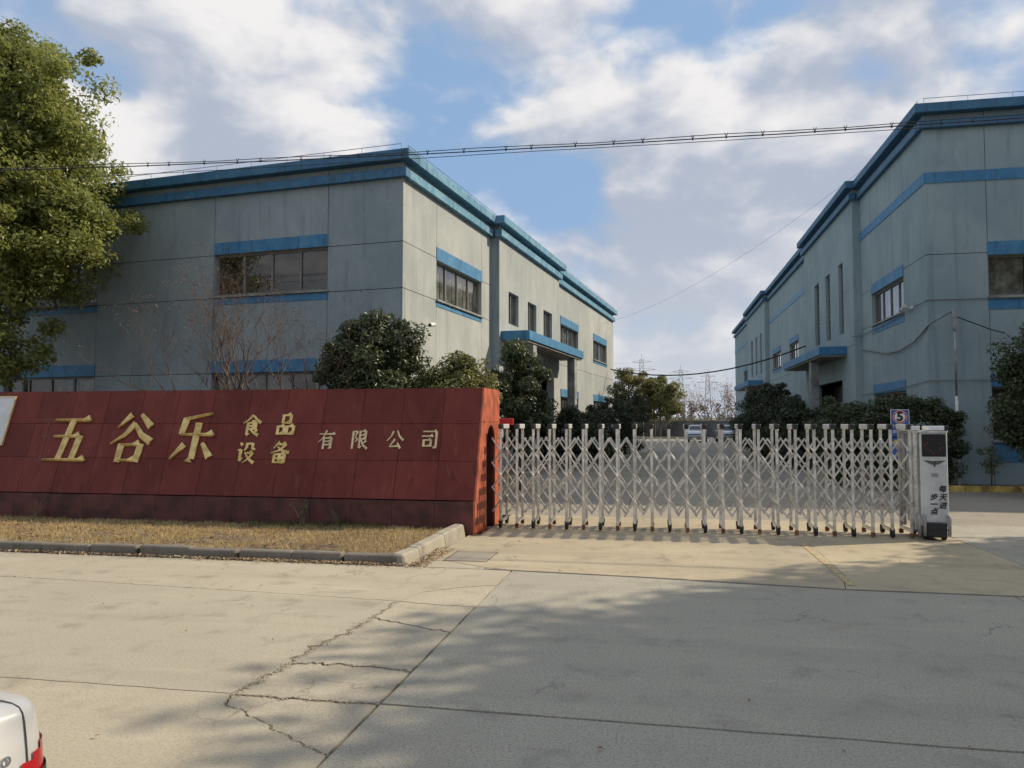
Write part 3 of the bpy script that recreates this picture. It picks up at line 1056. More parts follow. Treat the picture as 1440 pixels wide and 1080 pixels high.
# ---- left building (corner nearest the gate at the origin, turned 7 degrees)
LB = empty('factory_building', (-5.932, 17.266, 0), R(-7))
tag(LB, 'grey factory building behind the red sign wall with one long sunlit side', 'building')
HL = 8.1
LF = lambda t_, z_, o_: (-t_, -o_, z_)          # front, t runs to the left
LS = lambda t_, z_, o_: (o_, t_, z_)            # yard side, t runs away
LM = lambda t_, z_, o_: (o_ + 0.28, t_, z_)     # projecting middle bay
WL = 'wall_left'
fo = [(2.03, 5.35, 4.90, 5.97), (2.3, 5.4, 1.55, 2.90), (9.22, 12.5, 4.90, 5.97), (9.22, 12.5, 1.55, 2.90), (16.4, 19.7, 4.9, 5.97), (16.4, 19.7, 1.55, 2.9)]
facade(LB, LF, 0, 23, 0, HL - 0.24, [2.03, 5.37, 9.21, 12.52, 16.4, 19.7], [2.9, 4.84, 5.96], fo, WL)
window(LB, LF, *fo[0], 4, 6.28, 4.66)
window(LB, LF, *fo[1], 4, 3.22, None, {1: 'blind'})
window(LB, LF, *fo[2], 4, 6.28, 4.66, {0: 'curtain'})
window(LB, LF, *fo[3], 4, 3.22, None, {0: 'blind', 1: 'blind'})
window(LB, LF, *fo[4], 4, 6.28, 4.66)
window(LB, LF, *fo[5], 4, 3.22, None)
so = [(2.0, 5.43, 4.87, 5.90)]
WS = 'wall_left_sunlit'
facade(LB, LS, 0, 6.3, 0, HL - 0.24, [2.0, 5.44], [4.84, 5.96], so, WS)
window(LB, LS, *so[0], 4, 6.25, 4.68, {0: 'blind', 1: 'blind', 2: 'blind', 3: 'blind'})
mo = [(7.24, 8.33, 4.86, 5.92), (9.43, 10.53, 4.86, 5.92), (11.5, 12.77, 4.86, 5.92), (7.7, 12.9, 0.02, 3.3)]
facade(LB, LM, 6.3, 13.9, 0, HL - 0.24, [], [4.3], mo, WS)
for q in mo[:3]:
    window(LB, LM, *q, 2, None, None, {0: 'blind'})
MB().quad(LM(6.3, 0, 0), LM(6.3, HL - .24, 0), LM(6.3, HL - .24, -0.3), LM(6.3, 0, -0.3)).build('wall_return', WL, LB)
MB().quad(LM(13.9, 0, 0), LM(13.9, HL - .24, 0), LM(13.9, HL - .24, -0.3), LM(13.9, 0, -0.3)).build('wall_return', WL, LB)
dr = part(LB, 'entrance_door', LM, 7.72, 12.88, 0.02, 3.28, -0.8, -0.75, 'door_dark')
for q in range(4):
    part(dr, 'door_leaf', LM, 7.8 + q * 1.27, 7.8 + q * 1.27 + 1.2, 0.06, 2.5, -0.74, -0.70, 'glass')
part(LB, 'entrance_pillar', LM, 7.2, 7.6, 0.0, 4.17, 0.55, 0.85, 'concrete_grey', 0.01)
part(LB, 'entrance_pillar', LM, 13.0, 13.4, 0.0, 4.17, 0.55, 0.85, 'concrete_grey', 0.01)
canopy(LB, LM, 6.45, 14.2, 4.17, 4.53, 0.95)
bo = [(15.2, 18.6, 4.87, 5.85), (22.0, 25.65, 4.87, 5.85), (15.2, 18.6, 1.5, 2.74), (22.0, 25.65, 1.5, 2.74)]
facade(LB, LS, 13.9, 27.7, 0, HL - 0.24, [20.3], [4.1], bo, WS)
window(LB, LS, *bo[0], 4, 6.2, 4.68, {1: 'blind', 2: 'blind'})
window(LB, LS, *bo[1], 4, 6.2, 4.68, {0: 'blind', 3: 'blind'})
window(LB, LS, *bo[2], 4, 3.08)
window(LB, LS, *bo[3], 4, 3.08)
# unseen walls and roof
MB().box(-23, -0.3, 27.45, 27.7, 0, HL - 0.25).build('wall_back', WL, LB)
MB().box(-23, -22.75, 0.3, 27.4, 0, HL - 0.25).build('wall_back', WL, LB)
MB().box(-22.7, -0.27, 0.27, 27.4, HL - 0.5, HL - 0.3).build('roof', 'roof_felt', LB)
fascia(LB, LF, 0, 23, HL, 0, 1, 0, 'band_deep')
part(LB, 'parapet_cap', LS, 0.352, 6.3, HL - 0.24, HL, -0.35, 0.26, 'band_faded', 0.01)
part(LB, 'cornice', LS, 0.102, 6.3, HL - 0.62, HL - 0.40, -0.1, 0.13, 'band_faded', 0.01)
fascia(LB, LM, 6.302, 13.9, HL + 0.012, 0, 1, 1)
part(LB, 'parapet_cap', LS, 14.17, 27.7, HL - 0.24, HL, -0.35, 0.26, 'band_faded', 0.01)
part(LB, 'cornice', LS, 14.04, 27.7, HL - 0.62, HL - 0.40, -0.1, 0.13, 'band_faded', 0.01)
roof_wire(LB, LF, (0.0, 22), HL, 0.12)
roof_wire(LB, LS, (0.05, 27.5), HL, 0.10)


def cctv(parent, p, d, up=0.0):
    p = Vector(p)
    d = Vector(d).normalized()
    side = d.cross(Vector((0, 0, 1))).normalized()
    mb = MB()
    mb.tube([p, p + d * 0.22], 0.018, 6)
    mb.tube([p - Vector((0, 0, .05)), p + Vector((0, 0, .05))], 0.04, 6)
    mb.build('camera_bracket', 'white_pipe', parent)
    a = p + d * 0.22 + Vector((0, 0, 0.04)) - side * 0.10
    MB().tube([a, a + side * 0.27 - Vector((0, 0, 0.05))], [0.055, 0.05], 10).build('camera_housing', 'white_pipe', parent)
    MB().tube([a + side * 0.27 - Vector((0, 0, .05)), a + side * 0.285 - Vector((0, 0, 0.053))], 0.04, 10).build('camera_lens', 'black_plastic', parent)


CA = empty('security_camera', (0, 0, 0))
tag(CA, 'white security camera on the sunlit side wall of the left factory building', 'camera')
mw = Matrix.Rotation(R(-7), 4, 'Z')
p0 = mw @ Vector((0, 1.27, 4.08)) + Vector((-5.932, 17.266, 0))
cctv(CA, p0, mw @ Vector((1, 0, 0)))
CBm = empty('security_camera', (0, 0, 0))
tag(CBm, 'white security camera on the shaded side wall of the right factory building', 'camera')
cctv(CBm, (6.85, 22.6, 4.78), (-1, 0, 0))

# ---- right building
RB = empty('factory_building', (6.85, 21.39, 0), 0)
tag(RB, 'taller shaded grey-blue factory building with long stepped side and extra blue wall band', 'building')
HR = 9.9
RF = lambda t_, z_, o_: (t_, -o_, z_)
RS = lambda t_, z_, o_: (-o_, t_, z_)
RM = lambda t_, z_, o_: (-o_ - 0.25, t_, z_)
WR = 'wall_right'
ro = [(1.45, 5.2, 4.87, 5.92), (1.45, 5.2, 1.2, 2.55), (8.6, 12.3, 4.87, 5.92)]
facade(RB, RF, 0, 18, 0, HR - 0.24, [1.45, 5.2, 8.6, 12.3], [4.80, 5.99], ro, WR)
window(RB, RF, *ro[0], 4, 6.27, 4.52, {0: 'blind', 1: 'blind', 3: 'blind'})  # blinds added to lighten the panes, standing in for grey reflection
window(RB, RF, *ro[1], 4, 2.87, 0.65)
window(RB, RF, *ro[2], 4, 6.27, 4.52)
part(RB, 'wall_band', RF, -0.022, 18, 7.86, 8.14, 0.003, 0.022, 'band_blue')
so = [(1.93, 5.2, 4.80, 5.80), (1.93, 5.2, 1.3, 2.55)]
facade(RB, RS, 0, 6.5, 0, HR - 0.24, [1.92, 5.2], [4.80, 5.99], so, WR)
window(RB, RS, *so[0], 4, 6.12, 4.50, {0: 'curtain', 1: 'curtain', 2: 'curtain'})
window(RB, RS, *so[1], 4, 2.86)
part(RB, 'wall_band', RS, 0.003, 6.5, 7.86, 8.14, 0.003, 0.022, 'band_blue')


def bay(t0, t1, wins, canopy_t):
    ops = [(a, b_, 4.86, 7.45) for a, b_ in wins] + [(t0 + 1.9, t1 - 2.0, 0.02, 3.2)]
    facade(RB, RM, t0, t1, 0, HR - 0.24, [], [4.3], ops, WR)
    for a, b_ in wins:
        window(RB, RM, a, b_, 4.86, 7.45, 1, None, None, rows=3)
    for tt in (t0, t1):
        MB().quad(RM(tt, 0, 0), RM(tt, HR - .24, 0), RM(tt, HR - .24, -0.27), RM(tt, 0, -0.27)).build('wall_return', WR, RB)
    d_ = part(RB, 'entrance_door', RM, t0 + 1.92, t1 - 2.02, 0.02, 3.18, -0.8, -0.75, 'door_dark')
    canopy(RB, RM, canopy_t[0], canopy_t[1], 4.0, 4.36, 0.95)
    part(RB, 'entrance_pillar', RM, t0 + 3.2, t0 + 3.55, 0, 3.998, 0.55, 0.85, 'concrete_grey', 0.01)
    fascia(RB, RM, t0 + 0.002, t1 - 0.002, HR + 0.012, 0, 1, 1, 'band_deep')


bay(6.5, 15.4, [(8.0, 8.7), (10.15, 10.95), (12.2, 13.15)], (7.6, 15.7))
o2 = [(18.6, 21.3, 4.85, 5.75), (24.2, 27.4, 4.85, 5.75), (18.6, 21.3, 1.4, 2.5)]
facade(RB, RS, 15.4, 28.8, 0, HR - 0.24, [22.5], [4.2], o2, WR)
window(RB, RS, *o2[0], 4, 6.05, 4.6, {0: 'curtain', 1: 'curtain', 2: 'blind'})
window(RB, RS, *o2[1], 4, 6.05, 4.6, {0: 'curtain', 2: 'curtain'})
window(RB, RS, *o2[2], 4, 2.8)
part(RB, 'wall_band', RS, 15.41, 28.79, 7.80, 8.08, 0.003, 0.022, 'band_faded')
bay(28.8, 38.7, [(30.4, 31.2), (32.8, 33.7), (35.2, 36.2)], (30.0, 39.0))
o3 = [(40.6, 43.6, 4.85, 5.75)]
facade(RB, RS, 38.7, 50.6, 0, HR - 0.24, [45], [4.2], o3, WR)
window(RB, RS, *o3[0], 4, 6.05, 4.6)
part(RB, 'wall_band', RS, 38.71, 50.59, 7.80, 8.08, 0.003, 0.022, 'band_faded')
MB().box(0.3, 18, 50.35, 50.6, 0, HR - 0.25).build('wall_back', WR, RB)
MB().box(17.75, 18, 0.3, 50.3, 0, HR - 0.25).build('wall_back', WR, RB)
MB().box(0.27, 17.7, 0.27, 50.3, HR - 0.5, HR - 0.3).build('roof', 'roof_felt', RB)
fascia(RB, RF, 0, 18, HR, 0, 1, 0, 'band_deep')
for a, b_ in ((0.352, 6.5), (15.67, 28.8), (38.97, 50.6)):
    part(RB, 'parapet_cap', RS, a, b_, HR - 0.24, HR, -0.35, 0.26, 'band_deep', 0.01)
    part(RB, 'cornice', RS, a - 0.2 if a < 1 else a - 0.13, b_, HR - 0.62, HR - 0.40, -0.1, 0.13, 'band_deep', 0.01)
roof_wire(RB, RF, (0.0, 17.5), HR, 0.12)
roof_wire(RB, RS, (0.05, 50.4), HR, 0.10)

# ------------------------------------------------------------------ red sign wall
SW = empty('sign_wall', (-2.65, 11.0, 0))
tag(SW, 'long dark red tiled company sign wall with gold Chinese characters and leaning face', 'sign')
VY, VZ = 0.3095, 0.951
XL = -11.7


def SF(u, v, o):
    return (u, 0.05 + v * VY - o * VZ, 0.5 + v * VZ + o * VY)


# core and tiles
MB().hexa([(XL, 0.05, -0.05), (-0.95, 0.05, -0.05), (-0.95, 1.72, -0.05), (XL, 1.72, -0.05),
           (XL, 0.61, 2.16), (-0.95, 0.61, 2.16), (-0.95, 1.72, 2.16), (XL, 1.72, 2.16)]).build('core', 'grout', SW)
us = [-0.032, -0.62]
while us[-1] > XL + 0.3:
    us.append(us[-1] - 0.655)
us[-1] = XL
vs = [0.0, 0.598, 1.188, 1.772]
rs = random.Random(9)
for a, b_ in zip(us[:-1], us[1:]):
    for r_ in range(3):
        g = 0.0032
        pr = rs.uniform(-0.0015, 0.0015)
        fbox(MB(), SF, b_ + g, a - g, vs[r_] + g, vs[r_ + 1] - g, -0.03, pr).build('tile', 'red_tile', SW)
    MB().box(b_ + 0.002, a - 0.002, 0.0, 0.045, -0.05, 0.488 + rs.uniform(-0.002, 0.002)).build('plinth_tile', 'plinth_tile', SW)
MB().box(XL, -0.032, 0.612, 1.72, 2.161, 2.186).build('coping', 'red_tile', SW)
MB().box(XL, -0.032, 1.721, 1.75, -0.05, 2.186).build('back_panel', 'red_tile', SW)
# end face with the arched slot the gate slides into
ARC = [(1.40, -0.05), (1.40, 1.30)] + [(1.09 + 0.31 * math.cos(a), 1.30 + 0.31 * math.sin(a)) for a in [math.pi * k / 14 for k in range(1, 14)]] + [(0.78, 1.30), (0.78, -0.05)]


def yfront(z):
    return 0.0 if z <= 0.49 else 0.05 - 0.001 + (z - 0.5) * 0.55 / 1.69


lower = [(0.0, -0.05), (0.0, 0.49), (0.045, 0.49), (yfront(1.655), 1.655), (1.75, 1.655), (1.75, -0.05)] + ARC
upper = [(yfront(1.661), 1.661), (0.60, 2.19), (1.75, 2.19), (1.75, 1.661)]
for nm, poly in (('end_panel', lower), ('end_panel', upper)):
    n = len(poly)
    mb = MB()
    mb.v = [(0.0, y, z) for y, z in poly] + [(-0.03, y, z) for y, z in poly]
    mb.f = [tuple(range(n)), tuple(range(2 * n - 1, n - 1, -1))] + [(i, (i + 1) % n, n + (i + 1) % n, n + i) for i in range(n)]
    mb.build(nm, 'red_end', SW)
mb = MB()
for (p, q) in zip(ARC[:-1], ARC[1:]):
    mb.quad((-0.031, *p), (-0.031, *q), (-0.94, *q), (-0.94, *p))
mb.build('slot_lining', 'plinth_tile', SW)

GLYPHS = {
    '五': [[(.08, .93), (.92, .93)], [(.52, .93), (.36, .05)], [(.14, .56), (.76, .56)], [(.76, .58), (.68, .05)], [(0, .04), (1, .04)]],
    '谷': [[(.38, 1), (.10, .72)], [(.62, 1), (.92, .74)], [(.52, .82), (.3, .56), (0, .38)], [(.50, .80), (.72, .57), (1, .42)],
          [(.28, .38), (.26, 0)], [(.28, .36), (.74, .36)], [(.76, .38), (.72, 0)], [(.28, .04), (.72, .04)]],
    '乐': [[(.86, 1), (.24, .88)], [(.26, .9), (.2, .56)], [(.18, .56), (.96, .56)], [(.57, .8), (.55, .06)], [(.55, .06), (.42, .02)],
          [(.32, .36), (.04, .06)], [(.74, .38), (.96, .1)]],
    '食': [[(.5, 1), (.25, .76), (0, .6)], [(.5, 1), (.75, .77), (1, .62)], [(.48, .75), (.56, .67)], [(.28, .62), (.72, .62)], [(.28, .47), (.72, .47)],
          [(.28, .32), (.72, .32)], [(.72, .64), (.72, .3)], [(.28, .64), (.28, .02)], [(.28, .02), (.45, .1)], [(.45, .3), (.65, .13), (.95, 0)], [(.86, .27), (.66, .16)]],
    '品': [[(.28, 1), (.28, .56)], [(.28, .97), (.72, .97)], [(.72, 1), (.72, .56)], [(.28, .59), (.72, .59)],
          [(.04, .44), (.04, 0)], [(.04, .41), (.42, .41)], [(.42, .44), (.42, 0)], [(.04, .04), (.42, .04)],
          [(.58, .44), (.58, 0)], [(.58, .41), (.96, .41)], [(.96, .44), (.96, 0)], [(.58, .04), (.96, .04)]],
    '设': [[(.12, .97), (.24, .84)], [(.02, .62), (.2, .62)], [(.2, .63), (.2, .1)], [(.2, .1), (.36, .25)], [(.5, .95), (.48, .72), (.38, .58)], [(.5, .92), (.8, .92)],
          [(.8, .94), (.8, .66)], [(.8, .66), (.96, .66)], [(.42, .47), (.86, .47)], [(.86, .48), (.68, .2), (.38, 0)], [(.5, .42), (.7, .18), (1, 0)]],
    '备': [[(.4, 1), (.12, .68)], [(.36, .87), (.78, .87)], [(.78, .88), (.48, .6), (0, .46)], [(.32, .76), (.6, .58), (1, .48)],
          [(.22, .43), (.22, 0)], [(.22, .41), (.78, .41)], [(.78, .43), (.78, 0)], [(.22, .03), (.78, .03)], [(.22, .22), (.78, .22)], [(.5, .41), (.5, .03)]],
    '有': [[(.02, .8), (.98, .8)], [(.46, 1), (.3, .62), (0, .34)], [(.34, .6), (.34, 0)], [(.34, .58), (.8, .58)], [(.8, .6), (.8, .03)], [(.8, .03), (.68, .08)],
          [(.34, .4), (.8, .4)], [(.34, .22), (.8, .22)]],
    '限': [[(.08, .97), (.08, 0)], [(.08, .93), (.34, .93)], [(.34, .93), (.22, .66)], [(.22, .66), (.36, .48), (.22, .36)], [(.5, .97), (.5, .05)], [(.5, .05), (.66, .15)],
          [(.5, .94), (.84, .94)], [(.84, .96), (.84, .5)], [(.5, .73), (.84, .73)], [(.5, .52), (.84, .52)], [(.92, .44), (.7, .27)], [(.58, .5), (.74, .2), (1, 0)]],
    '公': [[(.38, .95), (.25, .66), (.02, .42)], [(.6, .98), (.76, .66), (1, .46)], [(.5, .52), (.2, .12)], [(.2, .12), (.8, .16)], [(.66, .34), (.86, .02)]],
    '司': [[(.08, .93), (.88, .93)], [(.88, .95), (.88, .06)], [(.88, .06), (.72, .1)], [(.02, .68), (.68, .68)], [(.16, .5), (.16, .12)], [(.16, .47), (.58, .47)], [(.58, .5), (.58, .12)], [(.16, .16), (.58, .16)]],
}


def glyph(ch, uc, v0, wd, ht, mat, ridge, thick, thin):
    mb = MB()
    for si, st_ in enumerate(GLYPHS[ch]):
        P = [Vector((uc - wd / 2 + x * wd, v0 + y * ht)) for x, y in st_]
        tot = sum((b_ - a).length for a, b_ in zip(P[:-1], P[1:]))
        run = 0
        top = ridge + si * 0.0007
        prev = None
        for k, p in enumerate(P):
            d = (P[min(k + 1, len(P) - 1)] - P[max(k - 1, 0)]).normalized()
            n_ = Vector((-d.y, d.x))
            if k:
                run += (P[k] - P[k - 1]).length
            f = run / max(tot, 1e-6)
            horiz = abs(d.y) < 0.25 * abs(d.x)
            vert = abs(d.x) < 0.35 * abs(d.y)
            if horiz:
                w_ = thin * (1 if f < 0.5 else 1.5)
            elif vert:
                w_ = thick * (1.05 if f < .5 else .9)
            elif d.x * (-d.y) < 0:         # falls to the left: tapers off
                w_ = thick * (1.0 - 0.72 * f)
            else:
                w_ = thick * (0.55 + 0.55 * f)
            cur = (p + n_ * w_ / 2, p, p - n_ * w_ / 2)
            if prev is not None:
                l0, c0, r0 = prev
                l1, c1, r1 = cur
                e = top * 0.55 if ridge > 0.02 else top
                A = [SF(*l0, 0.001), SF(*l0, e), SF(*c0, top), SF(*r0, e), SF(*r0, 0.001)]
                B = [SF(*l1, 0.001), SF(*l1, e), SF(*c1, top), SF(*r1, e), SF(*r1, 0.001)]
                for q in range(4):
                    mb.quad(A[q], A[q + 1], B[q + 1], B[q])
                mb.quad(*A)
                mb.quad(*B)
            prev = cur
        if abs(P[-1].y - P[0].y) < 0.2 * abs(P[-1].x - P[0].x) and tot > 0.3 * wd:   # serif on long horizontals
            e_ = P[-1]
            h_ = thin * 2.4
            t_ = top + 0.0004
            a, b_, c_ = (e_.x - h_ * 1.5, e_.y), (e_.x - h_ * 0.35, e_.y + h_ * 0.8), (e_.x + h_ * 0.3, e_.y - thin * 0.4)
            mb.quad(SF(*a, t_), SF(*c_, t_), SF(*b_, t_))
            for p, q in ((a, c_), (c_, b_), (b_, a)):
                mb.quad(SF(*p, t_), SF(*q, t_), SF(*q, 0.001), SF(*p, 0.001))
    o = mb.build('letter', mat, SW)
    o['label'] = 'raised gold character ' + ch
    return o


X0 = 2.65
for ch, X, v0, wd, ht in (('五', -9.74, 0.52, 0.80, 0.78), ('谷', -8.55, 0.52, 0.74, 0.82), ('乐', -7.43, 0.53, 0.76, 0.83)):
    glyph(ch, X + X0, v0, wd, ht, 'gold', 0.045, 0.118, 0.042)
for ch, X, v0, wd, ht in (('食', -6.435, 0.985, 0.31, 0.34), ('品', -5.84, 1.0, 0.29, 0.335), ('设', -6.45, 0.53, 0.32, 0.345), ('备', -5.87, 0.535, 0.31, 0.35)):
    glyph(ch, X + X0, v0, wd, ht, 'gold', 0.018, 0.05, 0.026)
for ch, X, v0, wd, ht in (('有', -5.12, 0.77, 0.27, 0.305), ('限', -4.57, 0.775, 0.27, 0.30), ('公', -3.995, 0.778, 0.27, 0.30), ('司', -3.44, 0.78, 0.27, 0.30)):
    glyph(ch, X + X0, v0, wd, ht, 'pale_gold', 0.016, 0.036, 0.019)
# glue outlines left of the first character where gilding has come away
mb = MB()
for (a, b_, c_, d_) in ((-10.50, 1.255, -10.08, 1.262), (-10.50, 1.225, -10.08, 1.232), (-10.36, 0.965, -10.02, 0.972), (-10.36, 0.94, -10.02, 0.946), (-10.50, 0.56, -10.1, 0.566),
                        (-10.50, 0.53, -10.1, 0.536), (-10.22, 0.57, -10.21, 1.22), (-10.32, 0.57, -10.312, 0.94), (-10.13, 0.57, -10.122, 1.22)):
    fbox(mb, SF, a + X0, c_ + X0, b_, d_, 0.0005, 0.004)
o = mb.build('glue_outline', 'glue_trace', SW)
# white plaque with a gold edge
pq = fbox(MB(), SF, -12.3 + X0, -11.03 + X0, 0.815, 1.655, 0.002, 0.028).build('plaque', 'white_board', SW)
pq['label'] = 'blank white plaque with gold edge'
for a, b_, c_, d_ in ((-11.028, -10.995, 0.79, 1.68), (-12.33, -12.302, 0.79, 1.68)):
    fbox(MB(), SF, a + X0, b_ + X0, c_, d_, 0.002, 0.034).build('plaque_edge', 'pale_gold', pq)
fbox(MB(), SF, -12.3 + X0, -11.03 + X0, 1.657, 1.68, 0.002, 0.034).build('plaque_edge', 'pale_gold', pq)
fbox(MB(), SF, -12.3 + X0, -11.03 + X0, 0.79, 0.813, 0.002, 0.034).build('plaque_edge', 'pale_gold', pq)

# ------------------------------------------------------------------ retractable gate
GT = empty('retractable_gate', (-2.5, 11.85, 0))
tag(GT, 'stainless steel folding scissor gate drawn across the driveway with white motor head', 'gate')
PT, NP, GW = 0.2587, 24, 0.50
ZG = 0.006
post0 = MB().box(-0.020, 0.020, -0.020, 0.020, 0.075, 1.545).build('post', 'steel', GT, bevel=0.005)
cap0 = MB().box(-0.031, 0.031, 0.075, GW + 0.04, 1.547, 1.618).build('cap', 'steel_cap', GT, bevel=0.006)
capb0 = MB().box(-0.033, 0.033, -0.04, 0.074, 1.546, 1.62).build('cap_end', 'black_plastic', GT, bevel=0.008)
foot0 = MB().box(-0.017, 0.017, 0.023, GW - 0.023, 0.085, 0.125).build('foot_bar', 'steel', GT)
shoe0 = MB().box(-0.026, 0.026, -0.026, 0.026, 0.012, 0.074).build('post_foot', 'rust', GT)
wh = MB().disc_cyl((0, 0, 0.062), (1, 0, 0), 0.056, 0.045, 14).box(-0.03, -0.024, -0.02, 0.02, 0.06, 0.13).box(0.024, 0.03, -0.02, 0.02, 0.06, 0.13)
wheel0 = wh.build('wheel', 'rubber', GT)
half = PT / 2
ztop, zbot = 1.395, 0.26
dzs = (ztop - zbot) / 6


def bar_mesh(nseg, sgn):
    L_ = Vector((nseg * half * sgn, 0, -nseg * dzs))
    d = L_.normalized()
    n_ = Vector((-d.z, 0, d.x)) * 0.013
    p0_ = -d * 0.014
    p1_ = L_ + d * 0.014
    y0_, y1_ = -0.007, 0.007
    q = [p0_ - n_, p1_ - n_, p1_ + n_, p0_ + n_]
    mb_ = MB().hexa([(v.x, y0_, v.z) for v in q] + [(v.x, y1_, v.z) for v in q])
    return mb_.build('scissor_bar', 'steel_bar', GT, bevel=0.003)


proto_bars = {}
first = True
xs = [0.06 + i * PT for i in range(NP)]
XE = xs[-1]
for i, x in enumerate(xs):
    for yy in (0, GW):
        if i == 0 and yy == 0:
            post0.location = (x, 0, ZG)
        else:
            share(post0, 'post', GT, (x, yy, ZG))
    if i == 0:
        cap0.location = (x, 0, ZG)
        capb0.location = (x, 0, ZG)
        foot0.location = (x, 0, ZG)
    else:
        share(cap0, 'cap', GT, (x, 0, ZG))
        share(capb0, 'cap_end', GT, (x, 0, ZG))
        share(foot0, 'foot_bar', GT, (x, 0, ZG))
for i, x in enumerate(xs):
    src = wheel0 if i % 2 == 0 else shoe0
    nm = 'wheel' if i % 2 == 0 else 'post_foot'
    for yy in (0, GW):
        if i in (0, 1) and yy == 0:
            src.location = (x, yy, ZG)
        else:
            share(src, nm, GT, (x, yy, ZG))
for i in range(-1, NP):
    xm = 0.06 + (i + 0.5) * PT
    for sgn in (1, -1):
        x = xm
        room = (XE + half - xm) if sgn > 0 else (xm - (0.06 - half))
        nseg = min(6, int(round(room / half)))
        z = ztop
        todo = [(x, z, nseg)]
        for (bx0, bz0, ns_) in todo:
            if ns_ < 1:
                continue
            for yy in (0, GW):
                loc = (bx0, yy + (-0.0315 if sgn > 0 else 0.0315), bz0 + ZG)
                key = (ns_, sgn)
                if key not in proto_bars:
                    b_ = bar_mesh(ns_, sgn)
                    proto_bars[key] = b_
                    b_.location = loc
                else:
                    share(proto_bars[key], 'scissor_bar', GT, loc)
# bars that start from the end posts further down
for sgn, xe in ((1, 0.06 - half), (-1, XE + half)):
    for lev in (2, 4):
        ns_ = 6 - lev
        for yy in (0, GW):
            loc = (xe, yy + (-0.0315 if sgn > 0 else 0.0315), ztop - lev * dzs + ZG)
            share(proto_bars[(ns_, sgn)], 'scissor_bar', GT, loc)

# motor head
bx0, bx1 = 6.11, 6.47
by0, by1 = -0.10, 0.55
du = MB().box(bx0, bx1, by0, by1, 0.20, 1.50).build('drive_unit', 'steel_box', GT, bevel=0.012)
du['label'] = 'white steel motor head of the gate with dark display and lettering'
MB().box(bx0 - 0.075, bx0 - 0.03, by0 + 0.02, by0 + 0.08, 0.14, 1.545).build('guide_post', 'steel', du, bevel=0.004)
MB().box(bx0 - 0.075, bx0 - 0.03, by1 - 0.08, by1 - 0.02, 0.14, 1.545).build('guide_post', 'steel', du, bevel=0.004)
MB().box(bx0 - 0.09, bx1 + 0.01, by0 + 0.0, by1, 1.502, 1.535).build('head_frame', 'steel', du, bevel=0.004)
MB().box(bx0 + 0.11, bx1 - 0.04, by0 - 0.02, by0 + 0.25, 1.537, 1.60).build('head_cap', 'steel_cap', du, bevel=0.005)
MB().box(bx1 - 0.039, bx1 + 0.01, by0 - 0.02, by0 + 0.25, 1.537, 1.605).build('head_cap_end', 'black_plastic', du, bevel=0.006)
MB().box(bx0 - 0.10, bx0 + 0.0, by0 - 0.02, by0 + 0.25, 1.537, 1.60).build('head_cap', 'steel_cap', du, bevel=0.005)
sc_ = MB().box(bx0 + 0.025, bx1 - 0.025, by0 - 0.008, by0 + 0.02, 1.17, 1.485).build('display', 'screen', du)
leds = MB()
rl = random.Random(2)
for k in range(46):
    an = rl.uniform(0, 2 * math.pi)
    rr = rl.uniform(0.62, 1.0)
    x = (bx0 + bx1) / 2 + 0.125 * rr * math.cos(an)
    z = 1.33 + 0.125 * rr * math.sin(an)
    leds.box(x - 0.0018, x + 0.0018, by0 - 0.0105, by0 - 0.0085, z - 0.0018, z + 0.0018)
leds.build('led_dots', 'led_red', sc_)['kind'] = 'stuff'
cx_, cz_ = (bx0 + bx1) / 2 + 0.005, 1.075
yf = by0 - 0.003
em = MB()
for s in (-1, 1):
    for k, (l_, zz, h_) in enumerate(((0.142, 0.03, 0.012), (0.118, 0.016, 0.012), (0.09, 0.002, 0.012), (0.06, -0.012, 0.012))):
        em.hexa([(cx_ + s * 0.022, yf, cz_ + zz - h_ * .5), (cx_ + s * l_ * .9, yf, cz_ + zz + .004 - h_ * .5), (cx_ + s * l_ * .9, yf + 0.002, cz_ + zz + .004 - h_ * .5), (cx_ + s * 0.022, yf + 0.002, cz_ + zz - h_ * .5),
                 (cx_ + s * 0.022, yf, cz_ + zz + h_ * .5 - .001), (cx_ + s * l_, yf, cz_ + zz + .006 + h_ * .45), (cx_ + s * l_, yf + 0.002, cz_ + zz + .006 + h_ * .45), (cx_ + s * 0.022, yf + 0.002, cz_ + zz + h_ * .5 - .001)])
sh = [(cx_ - .02, cz_ + .035), (cx_ + .02, cz_ + .035), (cx_ + .024, cz_ + .0), (cx_ + .012, cz_ - .03), (cx_, cz_ - .062), (cx_ - .012, cz_ - .03), (cx_ - .024, cz_ + .0)]
i0 = len(em.v)
em.v += [(x, yf - 0.002, z) for x, z in sh] + [(x, yf + 0.002, z) for x, z in sh]
n = len(sh)
em.f.append(tuple(i0 + k for k in range(n)))
for k in range(n):
    em.f.append((i0 + k, i0 + (k + 1) % n, i0 + n + (k + 1) % n, i0 + n + k))
em.build('emblem', 'emblem_grey', du)['label'] = 'dark winged emblem'
MB().box(cx_ - .045, cx_ + .045, by0 - 0.004, by0 + 0.001, 0.885, 0.94).build('name_plate', 'plate_grey', du)
face_rot = (R(90), 0, 0)
for ch, xx, zz in (('每', 6.385, 0.715), ('天', 6.388, 0.60), ('进', 6.385, 0.485), ('步', 6.27, 0.60), ('一', 6.265, 0.50), ('点', 6.27, 0.40)):
    text_part('lettering', ch, 0.10, 'ink', du, (xx, by0 - 0.003, zz), face_rot, 0.001, 0.22, 0.0, fat=0.0035)
MB().box(bx0 + 0.05, bx1 - 0.05, by0 - 0.07, by1, 0.05, 0.255).build('bumper', 'black_plastic', du, bevel=0.015)
MB().box(bx0 + 0.05, bx1 - 0.05, by0 - 0.078, by0 - 0.071, 0.15, 0.17).build('bumper_rib', 'rubber', du)
